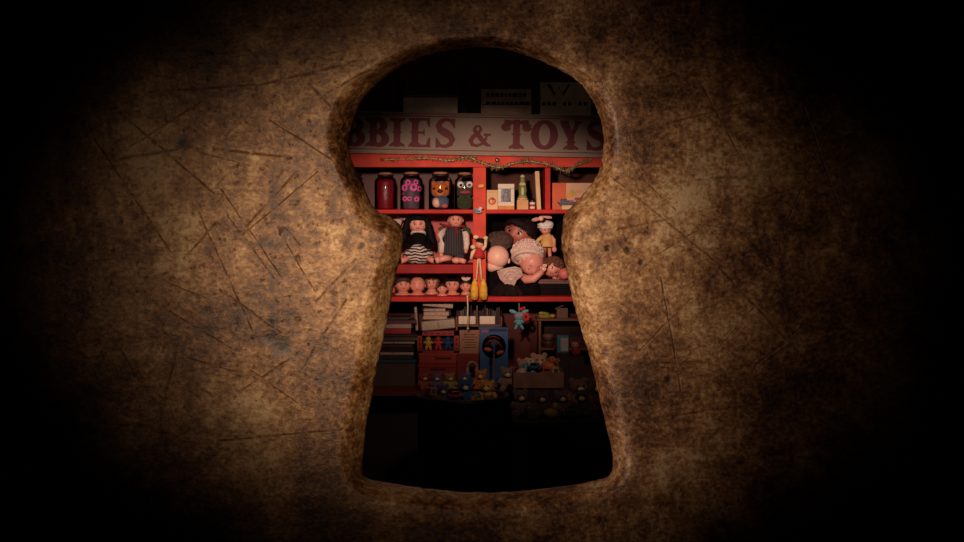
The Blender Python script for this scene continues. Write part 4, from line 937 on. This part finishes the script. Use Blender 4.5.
MB(k2).box((0, 0, hz/2), (16, 12, hz), bev=.4).build('pedestal_box', mat('dark_card', (50, 32, 32), .8), t); MB(k2).ell((0, 0, hz+4.6), (4.8, 4, 4.8)).build('body', mat('red_plush', (150, 40, 48), .9, .3, 80), t); h = MB(k2).ell((-1, -1, hz+11), (3.8, 3.4, 3.4)).build('head', mat('pale_plush', (190, 130, 116), .9), t)
for sx in (-1, 1): MB(k2).ell((-1+sx*3.4, 0, hz+14), (2, .8, 2)).build('ear', mat('red_plush', (150, 40, 48), .9), h); MB(k2).ell((-1+sx*1.4, -4, hz+11.6), .6).build('eye', blk, h)

# ------------------------------------------------------------------ round tub and display table with heaps of small toys
TY = 3.5; tu = TY/F
tub = thing('round_tub', 'dark round tub heaped with small toys, below the red boxes', 'tub', (X(462, TY), TY, 0))
th = Z(400, TY-.12)
MB().lathe([(.10, 0), (.105, .01), (.132, th-.02), (.138, th-.015), (.138, th), (.130, th), (.126, th-.05), (0, th-.05)], seg=40).build('tub', mat('dark_tub', (34, 24, 26), .5, .2, 10), tub)
for hz_, hr in ((.7, .128), (.25, .115)): MB().torus((0, 0, th*hz_), hr, .006, (PI/2, 0, 0), seg=36).build('hoop', mat('iron', (40, 34, 32), .5), tub)
tb = thing('display_table', 'dark table heaped with soft toys at the lower right', 'table', (.302, 3.6, 0))
tz = .775
MB().box((0, 0, tz-.015), (.43, .42, .03), bev=.004).build('tabletop', mat('dark_table', (54, 34, 28), .6, .25, 12), tb)
for sx in (-1, 1):
    for sy in (-1, 1): MB().box((sx*.19, sy*.18, (tz-.03)/2), (.04, .04, tz-.03), bev=.003).build('leg', mat('dark_table', (54, 34, 28), .6), tb)

def teddy(loc, c, label, s=1.0, rz=0.0, tilt=0.0):
    m_ = mat('plush_%d_%d_%d' % c, c, .95, .3, 90, .4, sheen=.2)
    t = thing('plush_bear', label, 'plush toy', loc, (tilt, 0, rz), 'small toys in the heaps'); k = .0034*s
    MB(k).ell((0, 0, 5), (5, 4.4, 5)).build('body', m_, t); h = MB(k).ell((0, -.6, 12.4), (4.4, 4, 4)).ell((-3.4, 0, 15.6), (1.7, 1, 1.7)).ell((3.4, 0, 15.6), (1.7, 1, 1.7)).build('head', m_, t)
    MB(k).ell((0, -4.2, 11.4), (1.9, 1.4, 1.5)).build('muzzle', creamfelt, h)
    for sx in (-1, 1):
        MB(k).ell((sx*1.6, -4.2, 13.4), .55).build('eye', blk, h); MB(k).tube([(sx*4, -1, 8), (sx*6.6, -3, 5.6)], [1.8, 1.6]).build('arm', m_, t); MB(k).tube([(sx*3, -2, 2), (sx*4.4, -7, 1.8)], [2.2, 1.9]).build('leg', m_, t)
    return t
def block(loc, c, label, s=1.0, rz=0.0):
    k = .0034*s; t = thing('toy_block', label, 'toy block', loc, (0, 0, rz), 'small toys in the heaps')
    MB(k).box((0, 0, 4), (8, 8, 8), bev=.7).build('block', mat('paint_%d_%d_%d' % c, c, .5, .15, 40), t); MB(k).box((0, -4.05, 4), (4.4, .4, 4.4)).build('face_panel', mat('worn_panel', (96, 72, 56), .8), t); return t
def carlet(loc, c, label, s=1.0, rz=0.0):
    k = .0034*s; m_ = mat('paint_%d_%d_%d' % c, c, .4, .1, 40); t = thing('toy_car', label, 'toy car', loc, (0, 0, rz), 'small toys in the heaps')
    MB(k).box((0, 0, 3.4), (14, 6, 3), bev=.8).box((-.6, 0, 6), (7, 5.4, 2.8), bev=.9).build('body', m_, t)
    for x in (-4.2, 4.2):
        for y in (-3, 3): MB(k).lathe([(0, -.7), (1.9, -.7), (1.9, .7), (0, .7)], seg=14, c=(x, y, 1.9), rot=(PI/2, 0, 0)).build('wheel', blk, t)
    MB(k).box((-.6, -2.6, 6.2), (5.4, .5, 1.6)).build('window', iris, t); return t
def duck(loc, c, label, s=1.0, rz=0.0):
    k = .0034*s; m_ = mat('paint_%d_%d_%d' % c, c, .5, .1, 40); t = thing('toy_duck', label, 'toy duck', loc, (0, 0, rz), 'small toys in the heaps')
    MB(k).ell((0, 0, 3.6), (5.4, 4, 3.6), fn=lambda p: Vector((p.x, p.y, p.z+(.12*p.x*p.x/5 if p.x < 0 else 0)))).build('body', m_, t); h = MB(k).ell((3.2, 0, 8.4), (2.8, 2.6, 2.7)).build('head', m_, t); MB(k).ell((6, 0, 8), (1.8, 1.4, .6)).build('beak', orange_ink, h); MB(k).ell((4.4, -2.2, 9.2), .5).build('eye', blk, h); return t
def ball(loc, c, label, s=1.0):
    k = .0034*s; t = thing('toy_ball', label, 'ball', loc, (0, 0, 0), 'small toys in the heaps'); MB(k).ell((0, 0, 5), 5, seg=24, rings=16).build('ball', mat('paint_%d_%d_%d' % c, c, .4, .1, 40), t); MB(k).torus((0, 0, 5), 5, .4, (PI/2+.3, .2, 0)).build('seam_band', creamfelt, t); return t
base = th-.05
def intub(dx, dy, lvl): return (X(462, TY)+dx, TY+dy, base+lvl)
# lowest layer
teddy(intub(-.072, -.045, 0), (96,70,52), 'dark brown plush bear at the left edge of the round tub', .95, .3)
block(intub(-.030, -.082, 0.012), (52,84,66), 'dull green toy block at the front of the round tub', 1, .5)
duck(intub(.022, -.078, 0.014), (178,120,70), 'tan toy duck at the front of the round tub', 1.1, .4)
teddy(intub(.076, -.040, 0), (126,96,74), 'beige plush bear at the right edge of the round tub', .95, -.4)
carlet(intub(-.018, -.030, .038), (146,50,44), 'red toy car near the middle of the round tub', 1.0, .3)
teddy(intub(-.058, .045, .01), (74,58,96), 'purple plush bear at the back left of the tub', 1.1, .2)
teddy(intub(.010, .052, .012), (40,74,128), 'big blue plush bear in the middle back of the tub', 1.35, 0)
teddy(intub(.074, .045, .012), (206,140,58), 'yellow plush bear at the back right of the tub', 1.3, -.2)
ball(intub(.040, -.015, .030), (90,100,90), 'grey green ball near the middle of the round tub', .9)
block(intub(-.085, .005, .048), (150,110,70), 'tan toy block at the left of the round tub', .8, .2)
# right table
def ont(px, dy, lvl): return (X(px, 3.6+dy), 3.6+dy, tz+lvl)
k_ = 3.72/F
t = thing('toy_tray', 'shallow cream tray holding soft toys in the middle of the table', 'tray', (X(537, 3.72), 3.70, tz))
hz = (Z(369, 3.72)-tz)/k_
MB(k_).box((0, 0, hz-14), (46, 50, 1.4)).box((0, -25, hz-7.5), (48, 1.4, 15), bev=.3).box((0, 25, hz-7.5), (48, 1.4, 15), bev=.3).box((-24, 0, hz-7.5), (1.4, 50, 15), bev=.3).box((24, 0, hz-7.5), (1.4, 50, 15), bev=.3).build('tray', mat('tray_card', (136, 96, 78), .8, .3, 30), t)
MB(k_).box((0, 0, (hz-14.6)/2), (44, 46, hz-14.6), bev=.4).build('base_box', mat('dark_card', (50, 32, 32), .8), t)
bt = tz+(hz-13.2)*k_
def intr(dx, dy, lvl): return (X(537, 3.72)+dx*k_, 3.70+dy*k_, bt+lvl)
teddy(intr(-14, 6, .0), (190,140,120), 'pinkish plush bear at the left end of the cream tray', 1.3, .5)
teddy(intr(2, 10, .0), (206,160,130), 'pale tan plush bear in the middle of the cream tray', 1.55, .1)
teddy(intr(16, 4, .0), (134,100,54), 'mustard plush bear at the right end of the cream tray', 1.3, -.5)
duck(intr(-6, -14, .02), (60,134,132), 'teal toy duck at the front of the cream tray', 1.3, .3)
carlet(intr(8, -16, .026), (184,66,48), 'orange red toy car at the front of the cream tray', 1.0, .4)
ball(intr(-16, -15, .02), (206,170,156), 'pale ball at the front left of the cream tray', .9)
for px, dy, lv, c, lab, s in ((520,-.115,0,(112,80,72),'dusty brown plush bear on the table, left in the front row',1.35), (541,-.13,0,(86,66,64),'grey brown plush bear on the table, middle of the front row',1.3), (561,-.12,0,(104,82,78),'mauve plush bear on the table, right of the front row middle',1.3), (582,-.13,0,(76,58,50),'dark plush bear on the table, right end of the front row',1.4), (578,-.02,0,(124,84,62),'rusty plush bear on the table behind the front row right end',1.7), (597,-.01,0,(84,60,56),'plum brown plush bear at the far right of the table',1.7)):
    teddy(ont(px, dy, lv), c, lab, s, random.uniform(-.4,.4))
block(ont(531, -.16, 0), (90,90,84), 'grey toy block at the front of the table', 1.1, .3); duck(ont(551, -.17, 0), (176,140,80), 'straw toy duck at the front of the table', 1.2, .2); carlet(ont(571, -.175, 0), (60,70,96), 'slate blue toy car at the front of the table', 1.1, .2); block(ont(594, -.15, 0), (110,60,52), 'rust toy block at the front right of the table', 1.1, -.3)
# toys at the counter left of the tray, in front of the blue carton
t = thing('wooden_peg', 'thin grey rod standing upright before the blue toy carton', 'rod', (X(494, 3.9), 3.92, CZ)); k_ = 3.9/F
MB(k_).lathe([(2.4, 0), (2.4, 1), (.9, 1.4), (.9, 36)], seg=14).build('rod', mat('grey_rod', (110, 84, 84), .6), t); MB(k_).lathe([(1.2, 36), (1.7, 37), (1.7, 47), (1.2, 49), (0, 49.6)], seg=14).build('grip', mat('blue_grip', (50, 70, 120), .5), t)
teddy((X(507, 3.92), 3.91, CZ), (140,110,100), 'pale grey plush bear on the counter right of the grey rod', 1.35, .1)
teddy((X(481, 3.92), 3.91, CZ), (196,110,48), 'orange plush bear on the counter left of the grey rod', 1.2, -.1)

# more small toys heaped in and around the tray
extra = (
 ('teddy', (-4, 2), .016, (226,190,168), 'white plush bear on top of the heap in the cream tray', 1.1, .4, -.35),
 ('duck', (10, -6), .040, (206,110,64), 'orange toy duck on the heap in the cream tray', 1.2, -.4, 0),
 ('ball', (-11, -4), .036, (70,140,150), 'teal ball on the heap in the cream tray', .8, 0, 0),
 ('carlet', (-3, -18), .044, (70,84,128), 'blue toy car lying across the front of the cream tray', 1.0, -.3, 0),
 ('block', (15, -12), .030, (190,150,96), 'straw coloured toy block at the right end of the tray', .9, .5, 0),
 ('ball', (5, -9), .034, (196,74,60), 'red ball on the heap in the cream tray', .7, 0, 0))
for kind, (dx, dy), lv, c, lab, sc, rz, tl in extra:
    L_ = intr(dx, dy, lv)
    if kind == 'teddy': teddy(L_, c, lab, sc, rz, tl)
    elif kind == 'duck': duck(L_, c, lab, sc, rz)
    elif kind == 'ball': ball(L_, c, lab, sc)
    elif kind == 'carlet': carlet(L_, c, lab, sc, rz)
    else: block(L_, c, lab, sc, rz)
k_ = 3.92/F
for px, c, lab in ((424, (150,60,50), 'red brown plush bear on the counter before the flat red boxes, leftmost'), (437, (96,84,120), 'mauve plush bear on the counter before the flat red boxes, middle'), (450, (150,126,70), 'olive plush bear on the counter before the flat red boxes, rightmost'), (466, (70,90,136), 'slate blue plush bear on the counter before the red folder')):
    teddy((X(px, 3.92), 3.91, CZ), c, lab, 1.0, random.uniform(-.5, .5), random.uniform(-.1, .0))
